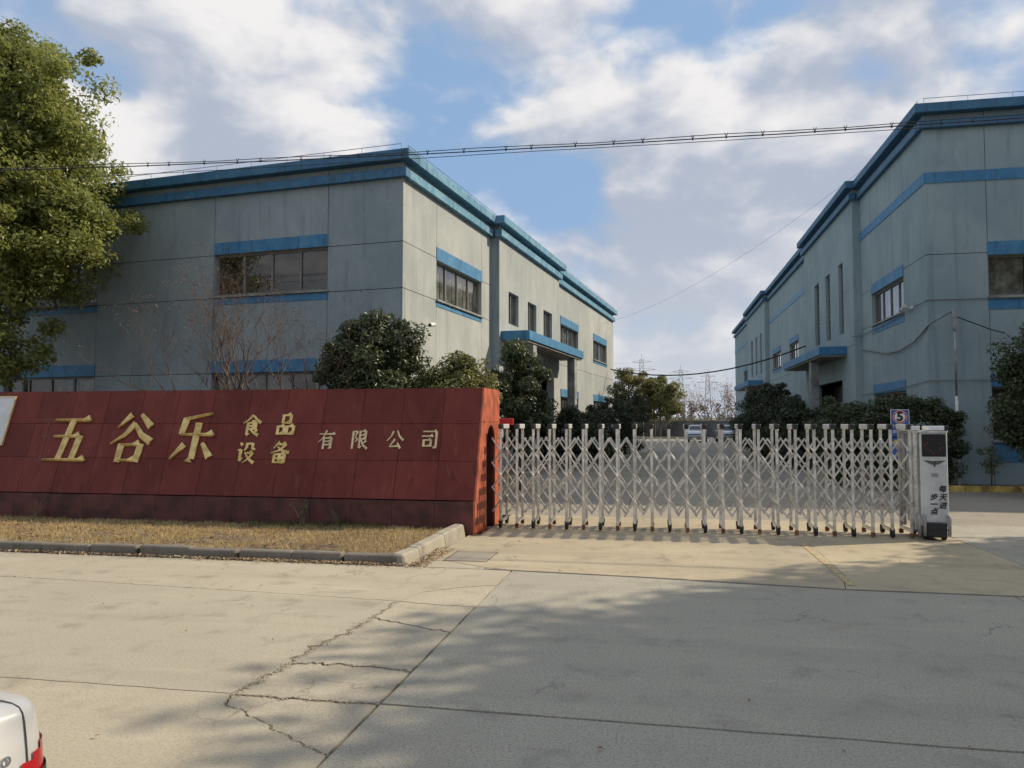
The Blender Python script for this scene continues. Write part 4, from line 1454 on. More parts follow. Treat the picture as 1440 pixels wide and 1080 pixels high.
for xx in (bx0 - 0.05, bx0 + 0.022, bx1 - 0.022):
    mb = MB()
    mb.tube([(xx, by0 - 0.055, 0.07), (xx, by0 - 0.065, 0.30), (xx, by0 - 0.055, 0.335), (xx, by0 - 0.02, 0.35)], 0.024, 8)
    mb.build('bumper_guard', 'plate_grey', du, smooth=True)
for xx in (bx0 + 0.06, bx1 - 0.06):
    for yy in (by0 + 0.06, by1 - 0.08):
        MB().disc_cyl((xx, yy, 0.062), (0, 1, 0) if False else (1, 0, 0), 0.056, 0.05, 14).build('wheel', 'rubber', du)
# guide rail set in the apron
rail = MB().box(-2.6, 4.4, 12.08, 12.12, -0.01, 0.0095).build('guide_rail', 'galvanised')
tag(rail, 'thin steel guide rail in the concrete under the folding gate', 'rail')

# ------------------------------------------------------------------ speed limit sign
SP = empty('speed_limit_sign', (5.23, 18.3, 0))
tag(SP, 'blue speed limit sign with a red ringed number five behind the gate', 'sign')
MB().tube([(0, 0.03, -0.05), (0, 0.03, 1.9)], 0.025, 10).build('post', 'galvanised', SP, smooth=True)
pn = MB().box(-0.18, 0.18, -0.004, 0.004, 1.34, 1.925).build('panel', 'sign_blue', SP)
MB().box(-0.192, -0.181, -0.008, 0.004, 1.33, 1.935).box(0.181, 0.192, -0.008, 0.004, 1.33, 1.935).box(-0.18, 0.18, -0.008, 0.004, 1.926, 1.937).build('panel_border', 'sign_white', pn)


def ring(name, cx, cz, r0, r1, y, mat, parent, sx=1.0):
    mb = MB()
    n = 40
    for k in range(n):
        a, b_ = 2 * math.pi * k / n, 2 * math.pi * (k + 1) / n
        P = lambda r_, t_: (cx + sx * r_ * math.cos(t_), y, cz + r_ * math.sin(t_))
        if r0 > 0:
            mb.quad(P(r0, a), P(r1, a), P(r1, b_), P(r0, b_))
        else:
            mb.quad(P(0, 0), P(r1, a), P(r1, b_))
    return mb.build(name, mat, parent)


ring('disc', 0, 1.77, 0, 0.115, -0.0075, 'sign_white', pn)
ring('red_ring', 0, 1.77, 0.112, 0.138, -0.009, 'sign_red', pn)
ring('white_ring', 0, 1.77, 0.139, 0.148, -0.008, 'sign_white', pn)
text_part('numeral', '5', 0.27, 'ink', pn, (0, -0.0105, 1.77), face_rot, 0.001, 0, 0.012)
text_part('lettering', '厂区限速', 0.078, 'sign_white', pn, (0, -0.0075, 1.55), face_rot, 0.0005, 0, 0.002)
text_part('lettering', '减速慢行', 0.078, 'sign_white', pn, (0, -0.0075, 1.44), face_rot, 0.0005, 0, 0.002)
pn2 = MB().box(-0.17, 0.17, -0.004, 0.004, 0.86, 1.31).build('lower_panel', 'sign_blue', SP)
ring('yellow_disc', -0.09, 1.21, 0, 0.055, -0.0075, 'sign_yellow', pn2)

# red board just past the end of the sign wall
RBd = MB().box(-3.35, -2.74, 14.48, 14.53, 1.60, 1.73).build('red_board', 'sign_red', None, bevel=0.006)
tag(RBd, 'small bright red board showing past the end of the sign wall', 'board')
MB().tube([(-3.0, 14.55, 0.0), (-3.0, 14.55, 1.72)], 0.03, 8).build('post', 'galvanised', RBd)

# pole and cables at the right building
PL = empty('wall_pole', (7.3, 20.9, 0))
tag(PL, 'thin grey pole with white lower half by the front corner of the right building', 'pole')
MB().tube([(0, 0, 0.0), (0, 0, 2.3)], 0.036, 10).build('lower_pipe', 'white_pipe', PL, smooth=True)
MB().tube([(0, 0, 2.301), (0, 0, 4.5)], 0.026, 10).build('upper_pipe', 'galvanised', PL, smooth=True)
MB().box(-0.05, 0.05, -0.05, 0.05, 3.95, 4.5).build('top_sleeve', 'galvanised', PL, bevel=0.01)
cb = MB().tube([(7.28, 20.9, 4.45), (6.83, 21.2, 4.17), (6.79, 22.3, 3.83), (6.79, 23.6, 3.70), (6.79, 24.9, 3.73), (6.79, 26.5, 3.95), (6.79, 27.7, 4.1)], 0.022, 6).build('slack_cable', 'cable_grey', None, True)
tag(cb, 'grey cable hanging in a long loop along the right building wall', 'cable')
cb = MB().tube([(7.34, 20.9, 4.3), (8.2, 21.1, 3.98), (8.6, 21.3, 3.9)], 0.014, 6).build('slack_cable', 'cable', None, True)
tag(cb, 'short dark cable from the wall pole to the right building front', 'cable')
cb = MB().tube([(24, 21.30, 4.79), (14, 21.34, 4.80), (6.81, 21.34, 4.80), (6.79, 22.6, 4.72), (6.79, 25.3, 4.63), (6.79, 27.85, 4.60), (6.5, 27.85, 4.58)], 0.012, 6).build('wall_cable', 'cable_grey', None)
tag(cb, 'thin grey cable running round the right building at window sill height', 'cable')
cb = MB().tube([(24, 21.31, 2.72), (14, 21.33, 2.74), (6.81, 21.33, 2.72), (6.79, 24.0, 2.62), (6.79, 27.8, 2.58)], 0.012, 6).build('wall_cable', 'cable_grey', None)
tag(cb, 'thin grey cable on the right building just above the shrubs', 'cable')


# ------------------------------------------------------------------ trees and shrubs
def crown(center, radii, nclump, per, cr, shell=0.45, zmin=None, seedbox=None, bumps=0.25):
    c = np.array(center, float)
    r_ = np.array(radii, float)
    d = rng.normal(size=(nclump, 3))
    d /= np.linalg.norm(d, axis=1)[:, None]
    rad = (shell ** 3 + (1 - shell ** 3) * rng.random(nclump)) ** (1 / 3)
    rad *= 1 + rng.normal(0, bumps * 0.5, nclump).clip(-bumps, bumps)
    cl = c + d * rad[:, None] * r_
    if zmin is not None:
        cl[:, 2] = np.maximum(cl[:, 2], zmin + rng.random(nclump) * cr)
    k = np.repeat(np.arange(nclump), per)
    off = rng.normal(size=(len(k), 3))
    ln = np.linalg.norm(off, axis=1)[:, None]
    csz = (cr * rng.uniform(0.55, 1.35, nclump))[k][:, None]
    off = off / ln * csz * (rng.random((len(k), 1)) ** 0.45) * np.array([1, 1, 0.72])
    pts = cl[k] + off
    nr = off / (np.linalg.norm(off, axis=1)[:, None] + 1e-6) * 0.7 + np.array([0, 0, 0.55])
    return pts, nr, cl


def limbs(mb, base, top, cl, r0, nl, rr):
    base = Vector(base)
    top = Vector(top)
    mid = base.lerp(top, 0.5) + Vector((rr.uniform(-.1, .1), rr.uniform(-.1, .1), 0))
    mb.tube([base, base.lerp(mid, 0.15), mid, top], [r0 * 1.35, r0, r0 * 0.8, r0 * 0.35], 8)
    idx = list(range(len(cl)))
    rr.shuffle(idx)
    for i in idx[:nl]:
        e = Vector(cl[i])
        f = rr.uniform(0.4, 0.95)
        s = mid.lerp(top, max(0, 2 * f - 1)) if f > 0.5 else base.lerp(mid, 2 * f)
        m_ = s.lerp(e, 0.5) + Vector((0, 0, 0.12 * (e - s).length))
        mb.tube([s, m_, e], [r0 * 0.38, r0 * 0.22, r0 * 0.07], 5)


def tree(name, label, base, center, radii, nclump, per, cr, leaf, mat, catg='tree', r0=0.1, bark='bark', group=None, nl=14, zmin=None, shell=0.45, extra=None, bumps=0.13, aspect=0.45):
    b3 = Vector(base)
    o = empty(name, base)
    tag(o, label, catg, group)
    c = Vector(center) - b3
    pts, nr, cl = crown(c, radii, nclump, per, cr, shell, zmin, bumps=bumps)
    if extra:
        for ec, er, en, ep in extra:
            p2, n2_, c2 = crown(Vector(ec) - b3, er, en, ep, cr, 0.3)
            pts = np.concatenate([pts, p2])
            nr = np.concatenate([nr, n2_])
            cl = np.concatenate([cl, c2])
    leaves_mesh('crown', pts, leaf, nr, mat, o, aspect=aspect)
    mb = MB()
    rr = random.Random(len(label))
    limbs(mb, (0, 0, -0.1), (c.x, c.y, c.z + radii[2] * 0.4), cl, r0, nl, rr)
    mb.build('trunk', bark, o, smooth=True)
    return o


tree('camphor_tree', 'tall sunlit camphor tree with yellow-green leaves rising behind the sign wall', (-16.4, 15.9, 0), (-16.0, 15.9, 7.6), (2.8, 2.3, 3.75), 280, 270, 0.50, 0.115,
     'leaf_camphor', r0=0.2, nl=34, shell=0.55, bumps=0.32,
     extra=[((-13.75, 15.6, 6.2), (0.85, 1.0, 1.4), 46, 260), ((-14.35, 15.6, 8.6), (0.75, 1.0, 1.3), 44, 260), ((-15.0, 15.3, 3.3), (0.8, 0.7, 0.6), 18, 190),
            ((-15.2, 15.6, 10.1), (0.8, 0.8, 0.9), 34, 260), ((-14.6, 15.4, 5.2), (0.9, .8, .7), 30, 240), ((-15.4, 15.2, 6.4), (1.2, 0.8, 1.6), 36, 240)])
tree('osmanthus_tree', 'dense dark round evergreen tree before the left building corner', (-5.75, 15.0, 0.05), (-5.78, 15.0, 2.45), (1.08, 1.0, 1.38), 170, 330, 0.28, 0.085, 'leaf_dark',
     r0=0.06, zmin=None, bumps=0.12, shell=0.6)
tree('evergreen_shrub', 'lighter sunlit loose evergreen shrub beside the dark round tree', (-4.05, 15.1, 0.05), (-4.0, 15.1, 2.05), (0.66, 0.65, 0.95), 70, 260, 0.32, 0.09, 'leaf_mid', 'shrub',
     r0=0.04)
tree('osmanthus_tree', 'dark evergreen tree under the canopy of the left building', (-3.3, 18.6, 0.05), (-3.3, 18.6, 2.2), (0.78, 0.8, 1.4), 80, 300, 0.26, 0.09, 'leaf_dark', r0=0.06)
g1 = 'dark hedge shrubs along the left building'
for bx_, by_, hz_, rx_, lb_ in ((-3.15, 27.5, 2.2, 0.75, 'lowest dark shrub of the left row, next to the canopy tree'), (-2.85, 31.5, 2.4, 0.9, 'second dark shrub of the left row from the canopy'), (-2.2, 36.5, 3.0, 1.15, 'third dark shrub of the left row, below the tallest one'), (-1.75, 41.0, 3.7, 1.35, 'tallest dark shrub ending the row along the left building')):
    tree('hedge_shrub', lb_, (bx_, by_, 0.05), (bx_, by_, hz_ * 0.52), (rx_, rx_, hz_ * 0.46), 55, 150, 0.34, 0.11, 'leaf_hedge', 'shrub',
         r0=0.06, group=g1)
tree('olive_tree', 'rounded yellow-olive tree at the far end of the left building', (-3.0, 79, 0), (-3.0, 79, 4.7), (2.3, 2.2, 2.5), 70, 150, 0.65, 0.24, 'leaf_olive', r0=0.12)
tree('camphor_tree', 'green spreading tree in front of the far boundary wall', (0.1, 79.5, 0), (0.1, 79.5, 4.05), (2.26, 2.0, 2.25), 90, 150, 0.58, 0.23, 'leaf_mid', r0=0.1)
tree('conifer_tree', 'small dark pointed tree showing over the far green tree', (-0.4, 82, 0), (-0.4, 82, 4.8), (1.0, 1.0, 1.85), 34, 120, 0.45, 0.21, 'leaf_dark', r0=0.1)
g2 = 'dark hedge shrubs along the right building'
for bx_, by_, hz_, rx_, lb_ in ((5.0, 29.0, 2.65, 0.85, 'lowest near black shrub by the right building entrance pillar'), (4.75, 32.0, 3.3, 1.05, 'near black tall shrub under the first canopy of the right building'),
                                (4.4, 35.5, 3.4, 1.1, 'tallest near black shrub in the middle of the right row'), (4.75, 39.5, 3.1, 1.05, 'near black shrub just beyond the tallest of the right row'), (5.2, 44.0, 3.0, 1.05, 'near black shrub ending the right row towards the parked cars')):
    tree('hedge_shrub', lb_, (bx_, by_, 0.05), (bx_, by_, hz_ * 0.5), (rx_, rx_ * 1.2, hz_ * 0.48), 70, 170, 0.36, 0.11, 'leaf_hedge',
         'shrub', r0=0.06, group=g2)
tree('evergreen_shrub', 'brownish grey evergreen shrub by the right building entrance', (4.65, 21.6, 0.05), (4.75, 21.6, 1.25), (0.85, 0.7, 1.1), 70, 200, 0.27, 0.085, 'leaf_dark', 'shrub', r0=0.05)
tree('evergreen_shrub', 'dark leafy shrub behind the speed limit sign', (5.75, 20.75, 0.05), (5.75, 20.8, 1.3), (0.9, 0.5, 1.12), 75, 200, 0.27, 0.085, 'leaf_dark', 'shrub', r0=0.05)
tree('evergreen_shrub', 'dark shrub against the front corner of the right building', (6.75, 20.75, 0.05), (6.75, 20.75, 1.3), (0.65, 0.4, 1.1), 50, 200, 0.25, 0.085, 'leaf_dark', 'shrub', r0=0.05)
tree('osmanthus_tree', 'dark spreading evergreen tree before the right building front', (8.9, 18.9, 0.0), (8.85, 18.9, 2.25), (1.5, 1.2, 1.6), 130, 300, 0.36, 0.09, 'leaf_dark', r0=0.07, zmin=0.5)
tree('young_shrub', 'small sparse green shrub at the foot of the right building', (8.0, 20.85, 0.05), (8.0, 20.85, 0.75), (0.3, 0.25, 0.5), 10, 60, 0.18, 0.06, 'leaf_mid', 'shrub', r0=0.02)

# street trees standing right of the picture: their shade falls over the street
g3 = 'street trees along the road'
for lab, b3, ce, ra, nc in (('tall street tree shading the road in front of the gate', (14.6, 10.3, 0), (14.4, 10.3, 8.1), (4.6, 3.6, 3.0), 270),
                            ('tall street tree shading the near side of the road', (13.2, 4.2, 0), (12.8, 4.4, 7.8), (4.4, 3.4, 3.0), 210),
                            ('tall street tree standing furthest from the gate', (13.2, -2.2, 0), (13.0, -2.0, 8.0), (4.2, 3.2, 3.0), 150)):
    tree('street_tree', lab, b3, ce, ra, nc, 190, 0.95, 0.27, 'leaf_camphor', r0=0.2, group=g3, nl=30)
tree('street_tree', 'round evergreen tree standing right of the driveway', (13.9, 13.0, 0), (13.8, 13.2, 4.7), (3.4, 2.1, 2.3), 190, 210, 0.75, 0.24, 'leaf_dark', r0=0.15, nl=24)


def branchy(mb, p, d, L, r_, depth, rr, tips, spread=0.55, up=0.12, n=5, shrink=(0.55, 0.75)):
    pts, rads = [p], [r_]
    q, dd = Vector(p), Vector(d).normalized()
    segs = 3
    for k in range(segs):
        dd = (dd + Vector((rr.gauss(0, .14), rr.gauss(0, .14), rr.gauss(0, .08) + up))).normalized()
        q = q + dd * L / segs
        pts.append(q.copy())
        rads.append(r_ * (1 - 0.4 * (k + 1) / segs))
    mb.tube(pts, rads, n if depth > 1 else 3, caps=False)
    if depth <= 0:
        tips.append(q.copy())
        return
    for k in range(rr.choice((2, 3, 3))):
        s = rr.choice((len(pts) - 1, len(pts) - 1, len(pts) - 2))
        nd = (dd + Vector((rr.gauss(0, spread), rr.gauss(0, spread), rr.gauss(0, spread * .6)))).normalized()
        branchy(mb, pts[s], nd, L * rr.uniform(0.62, 0.85), rads[s] * rr.uniform(*shrink), depth - 1, rr, tips, spread, up, n, shrink)


def bare_tree(name, label, base, stems, L, r0, depth, seed, bark, twig_leaf=None, group=None, catg='tree', spread=.5, n_leaf=6, lsz=0.05, shrink=(0.55, 0.75)):
    o = empty(name, base)
    tag(o, label, catg, group)
    rr = random.Random(seed)
    tips = []
    mb = MB()
    for d, l_, bs in stems:
        branchy(mb, Vector(bs), Vector(d), L * l_, r0, depth, rr, tips, spread, shrink=shrink)
    mb.build('branches', bark, o, smooth=True)
    if twig_leaf:
        T = np.array([tuple(t_) for t_ in tips])
        k = np.repeat(np.arange(len(T)), n_leaf)
        leaves_mesh('seed_heads', T[k] + rng.normal(0, 0.05, (len(k), 3)), lsz, None, twig_leaf, o)['kind'] = 'stuff'
    return o


bare_tree('crape_myrtle', 'leafless crape myrtle with pale forked stems and brown seed heads behind the sign wall', (-7.35, 14.2, 0.05),
          [((-0.15, 0, 1), 1.5, (0, 0, 0)), ((-0.75, 0.1, 1), 1.65, (-0.15, 0, 0)), ((0.12, 0.1, 1), 1.55, (0.08, 0, 0)), ((-0.5, -0.1, 1), 1.5, (-0.3, 0, 0)), ((-0.95, 0.1, 1), 1.5, (-0.4, 0, 0)), ((0.35, 0, 1), 1.3, (0.05, 0, 0))], 1.0, 0.06, 6, 12, 'bark_myrtle',
          'seed_brown', spread=0.6, n_leaf=2, lsz=0.035, shrink=(0.68, 0.85))
g4 = 'bare trees beyond the far wall'
for k, (bx_, by_, sc__) in enumerate(((3.4, 97, 1.0), (5.8, 100, 1.3), (8.0, 98, 1.05), (10.5, 104, 1.2), (1.5, 105, 1.1), (13.5, 103, 1.3))):
    bare_tree('bare_tree', 'leafless reddish winter tree beyond the far boundary wall', (bx_, by_, -0.1), [((0, 0, 1), 1.2, (0, 0, 0)), ((0.3, 0, 1), 1.0, (0.1, 0, 0)), ((-.3, .1, 1), 1.0, (0, 0, 0))],
              1.75 * sc__, 0.11, 5, 30 + k, 'bark_red', 'leaf_brown', g4, n_leaf=2, lsz=0.10)
pts, nr, _ = crown((7, 112, 2.2), (60, 4, 2.6), 520, 60, 1.0, 0.1, 0.2)
tag(leaves_mesh('scrub', pts, 0.3, nr, 'leaf_scrub_hazy'), 'grey-brown winter scrub along the field edge beyond the wall', 'scrub', kind='stuff')
fieldm = MB().quad((-200, 86, -0.06), (200, 86, -0.06), (200, 150, 2.4), (-200, 150, 2.4)).build('field', 'field')
tag(fieldm, kind='structure')
hills = MB()
rh = random.Random(8)
hp = [(-600 + k * 40, 900, 6 + 5 * rh.random()) for k in range(31)]
for a, b_ in zip(hp[:-1], hp[1:]):
    hills.quad((a[0], 900, -1), (b_[0], 900, -1), b_, a)
    hills.quad(a, b_, (b_[0], 1000, -1), (a[0], 1000, -1))
tag(hills.build('hills', 'leaf_scrub_hazy'), kind='structure')

# far boundary wall
BWl = empty('boundary_wall', (0, 84, 0))
tag(BWl, 'low dark grey boundary wall with pale coping at the far end of the yard', 'wall')
for k in range(12):
    x = -12 + k * 2.6
    MB().box(x, x + 2.56, 0, 0.2, -0.05, 1.78).build('wall_panel', 'wall_far', BWl)
    MB().box(x - 0.02, x + 2.58, -0.06, 0.26, 1.781, 1.92).build('coping', 'wall_cap', BWl)
vg = MB().box(-12, 5, 79.5, 83.9, -0.05, 0.12).build('verge', 'field')
tag(vg, kind='structure')
fk = MB().box(-12, 12, 79.2, 79.45, -0.05, 0.16).build('kerb', 'wall_cap')
tag(fk, kind='structure')

# pylons with crossarms and conductors
def pylon(loc, h, lab):
    o = empty('pylon', loc)
    tag(o, lab, 'pylon', 'power pylons on the horizon')
    b0, b1 = h * 0.075, h * 0.018
    mb = MB()
    lv = [0, .2, .38, .53, .66, .77, .86, .93]
    wq = lambda f: b0 + (b1 - b0) * f
    for sx, sy in ((-1, -1), (1, -1), (1, 1), (-1, 1)):
        mb.tube([(sx * wq(0), sy * wq(0), 0), (sx * wq(.93), sy * wq(.93), h * .93)], 0.09, 4)
    for a, b_ in zip(lv[:-1], lv[1:]):
        for s in (-1, 1):
            mb.tube([(-wq(a), s * wq(a), h * a), (wq(b_), s * wq(b_), h * b_)], 0.05, 3)
            mb.tube([(wq(a), s * wq(a), h * a), (-wq(b_), s * wq(b_), h * b_)], 0.05, 3)
    mb.tube([(0, 0, h * .92), (0, 0, h)], 0.07, 4)
    mb.build('lattice', 'pylon', o)
    for f, l_ in ((0.66, .15), (0.77, .19), (0.88, .13)):
        MB().tube([(-h * l_, 0, h * f + .4), (0, 0, h * f), (h * l_, 0, h * f + .4)], 0.07, 4).tube([(-h * l_, 0, h * f + .4), (0, 0, h * f + h * .04), (h * l_, 0, h * f + .4)], 0.05, 4).build('crossarm', 'pylon', o)
    return o


PY = [(-6.3, 300, 28.0), (8.4, 300, 23.5), (20.8, 340, 24.0), (33.5, 400, 22.0)]
for (x, y, h), lab in zip(PY, ('tallest distant lattice pylon rising behind the olive tree', 'distant lattice pylon beside the spreading green tree', 'distant lattice pylon standing over the parked silver cars', 'smallest distant lattice pylon next to the far end of the right building')):
    pylon((x, y, 0), h, lab)
for k in range(3):
    f, l_ = ((0.66, .15), (0.77, .19), (0.88, .13))[k]
    mb = MB()
    q = [(-60, 290, 30 * f + 1)] + [(x, y, h * f) for x, y, h in PY] + [(60, 480, 22 * f)]
    for a, b_ in zip(q[:-1], q[1:]):
        pp = [Vector(a).lerp(Vector(b_), s / 6) - Vector((0, 0, 1.3 * 4 * (s / 6) * (1 - s / 6))) for s in range(7)]
        mb.tube(pp, 0.03, 3)
    tag(mb.build('power_line', 'pylon'), ('lowest', 'middle', 'highest')[k] + ' thin distant power line strung between the pylons', 'cable', 'conductors between the pylons')

# overhead cables along the street
WY = 12.6
zc = lambda x: 1.65 + 1.26 * (3.635 + 0.0015 * (x / 1.26 - 3) ** 2)
xsq = np.linspace(-27, 33, 61)


def wire(name, label, f, r_, mat='cable', y=12.6, spacers=False):
    o = MB().tube([(x, y, f(x)) for x in xsq], r_, 5).build(name, mat, None, True)
    tag(o, label, 'cable', 'overhead cables along the street')
    return o


w0 = wire('overhead_cable', 'upper thin overhead cable with small clips crossing in front of both buildings', lambda x: zc(x) + 0.045 + 0.012 * math.sin(x * 1.7), 0.007)
mb = MB()
for k in range(44):
    x = -15 + k * 0.62 + 0.1 * math.sin(k * 2.3)
    z = zc(x)
    mb.tube([(x - 0.02, WY, z + 0.07), (x, WY, z + 0.0)], 0.006, 4)
    mb.tube([(x + 0.025, WY, z + 0.07), (x, WY, z + 0.0)], 0.006, 4)
    mb.tube([(x - 0.012, WY, z - 0.005), (x + 0.014, WY, z - 0.005)], 0.016, 5)
mb.build('clips', 'cable', w0)['kind'] = 'stuff'
wire('overhead_cable', 'lower thick overhead cable crossing in front of both buildings', lambda x: zc(x) + 0.004 * math.sin(x * 2.1), 0.010)
wire('overhead_cable', 'lowest thin overhead cable sagging over the left building roof', lambda x: zc(x) - 0.03 - 0.006 * max(0, -x - 2) ** 1.2 * 1.6, 0.006, y=12.66)
for x, lab in ((-27, 'tall concrete utility pole far left along the street'), (33, 'tall concrete utility pole far right along the street')):
    up = empty('utility_pole', (x, WY, 0))
    tag(up, lab, 'pole')
    MB().tube([(0, 0.16, -0.1), (0, 0.16, 9.5)], [0.15, 0.10], 12).build('shaft', 'concrete_grey', up, smooth=True)
    MB().box(-0.04, 0.04, -0.6, 0.7, zc(x) + 0.2 , zc(x) + 0.3).build('crossarm', 'galvanised', up)
    MB().tube([(0, 0, zc(x) - 0.1), (0, 0, zc(x) + 0.2)], 0.03, 8).build('insulator', 'white_pipe', up)
# span between the two roofs and low cable across the yard
sp = [Vector((5.9, 23.5, 9.0)).lerp(Vector((-4.5, 45, 7.2)), k / 12) - Vector((0, 0, 4 * 0.9 * (k / 12) * (1 - k / 12))) for k in range(13)]
tag(MB().tube(sp, 0.0045, 4).build('span_wire', 'cable_grey', None), 'fine grey wire spanning from right building roof to left building', 'cable')
sp = [Vector((-2.6, 43, 4.6)).lerp(Vector((6.55, 36.5, 5.1)), k / 12) - Vector((0, 0, 4 * 0.75 * (k / 12) * (1 - k / 12))) for k in range(13)]
tag(MB().tube(sp, 0.035, 6).build('yard_cable', 'cable', None), 'thick black cable slung across the yard between the two buildings', 'cable')


# ------------------------------------------------------------------ cars
def rrect(x0, x1, hw, r_, nc=7, ns=6):
    pts = []
    cs = [(x0 + r_, -hw + r_, math.pi), (x1 - r_, -hw + r_, 1.5 * math.pi), (x1 - r_, hw - r_, 0), (x0 + r_, hw - r_, 0.5 * math.pi)]
    for i, (cx, cy, a0) in enumerate(cs):
        for k in range(nc + 1):
            a = a0 + 0.5 * math.pi * k / nc
            pts.append((cx + r_ * math.cos(a), cy + r_ * math.sin(a)))
        nx_ = cs[(i + 1) % 4]
        a = nx_[2]
        q = (nx_[0] + r_ * math.cos(a), nx_[1] + r_ * math.sin(a))
        p = pts[-1]
        for k in range(1, ns):
            pts.append((p[0] + (q[0] - p[0]) * k / ns, p[1] + (q[1] - p[1]) * k / ns))
    return pts


BODY = [(0.20, 0.14, 4.22, 0.74, 0.22), (0.28, 0.05, 4.34, 0.785, 0.20), (0.45, 0.035, 4.38, 0.805, 0.16), (0.58, 0.03, 4.38, 0.81, 0.13), (0.68, 0.04, 4.36, 0.81, 0.11), (0.80, 0.06, 4.28, 0.81, 0.095),
        (0.88, 0.073, 4.05, 0.806, 0.085), (0.935, 0.084, 3.75, 0.801, 0.08), (0.955, 0.090, 3.6, 0.797, 0.078), (0.968, 0.099, 3.5, 0.79, 0.075), (0.976, 0.115, 3.4, 0.777, 0.075), (0.980, 0.15, 3.35, 0.745, 0.075), (0.982, 0.24, 3.3, 0.66, 0.075)]


def ring_at(rings, z):
    for a, b_ in zip(rings[:-1], rings[1:]):
        if a[0] <= z <= b_[0]:
            f = (z - a[0]) / (b_[0] - a[0])
            return [u + (v - u) * f for u, v in zip(a, b_)]
    return rings[0] if z < rings[0][0] else rings[-1]


def ringstack(rings, cap=True, off=0.0):
    mb = MB()
    n = None
    for (z, x0, x1, hw, r_) in rings:
        p = rrect(x0 - off, x1 + off, hw + off, r_ + off)
        n = len(p)
        mb.v += [(x, y, z) for x, y in p]
    for k in range(len(rings) - 1):
        for j in range(n):
            a = k * n + j
            b_ = k * n + (j + 1) % n
            mb.f.append((a, b_, b_ + n, a + n))
    if cap:
        mb.f.append(tuple((len(rings) - 1) * n + j for j in range(n)))
        mb.f.append(tuple(reversed(range(n))))
    return mb


def patch(zs, sel, off, closed=False):
    """piece of the body surface between heights zs where sel(x, y, z) holds"""
    mb = MB()
    rows = []
    for z in zs:
        r_ = ring_at(BODY, z)
        rows.append([(x, y, z) for x, y in rrect(r_[1] - off, r_[2] + off, r_[3] + off, r_[4] + off, 14, 40)])
    n = len(rows[0])
    for k in range(len(rows) - 1):
        for j in range(n):
            q = [rows[k][j], rows[k][(j + 1) % n], rows[k + 1][(j + 1) % n], rows[k + 1][j]]
            c_ = [sum(v[i] for v in q) / 4 for i in range(3)]
            if sel(*c_):
                mb.quad(*q)
    return mb


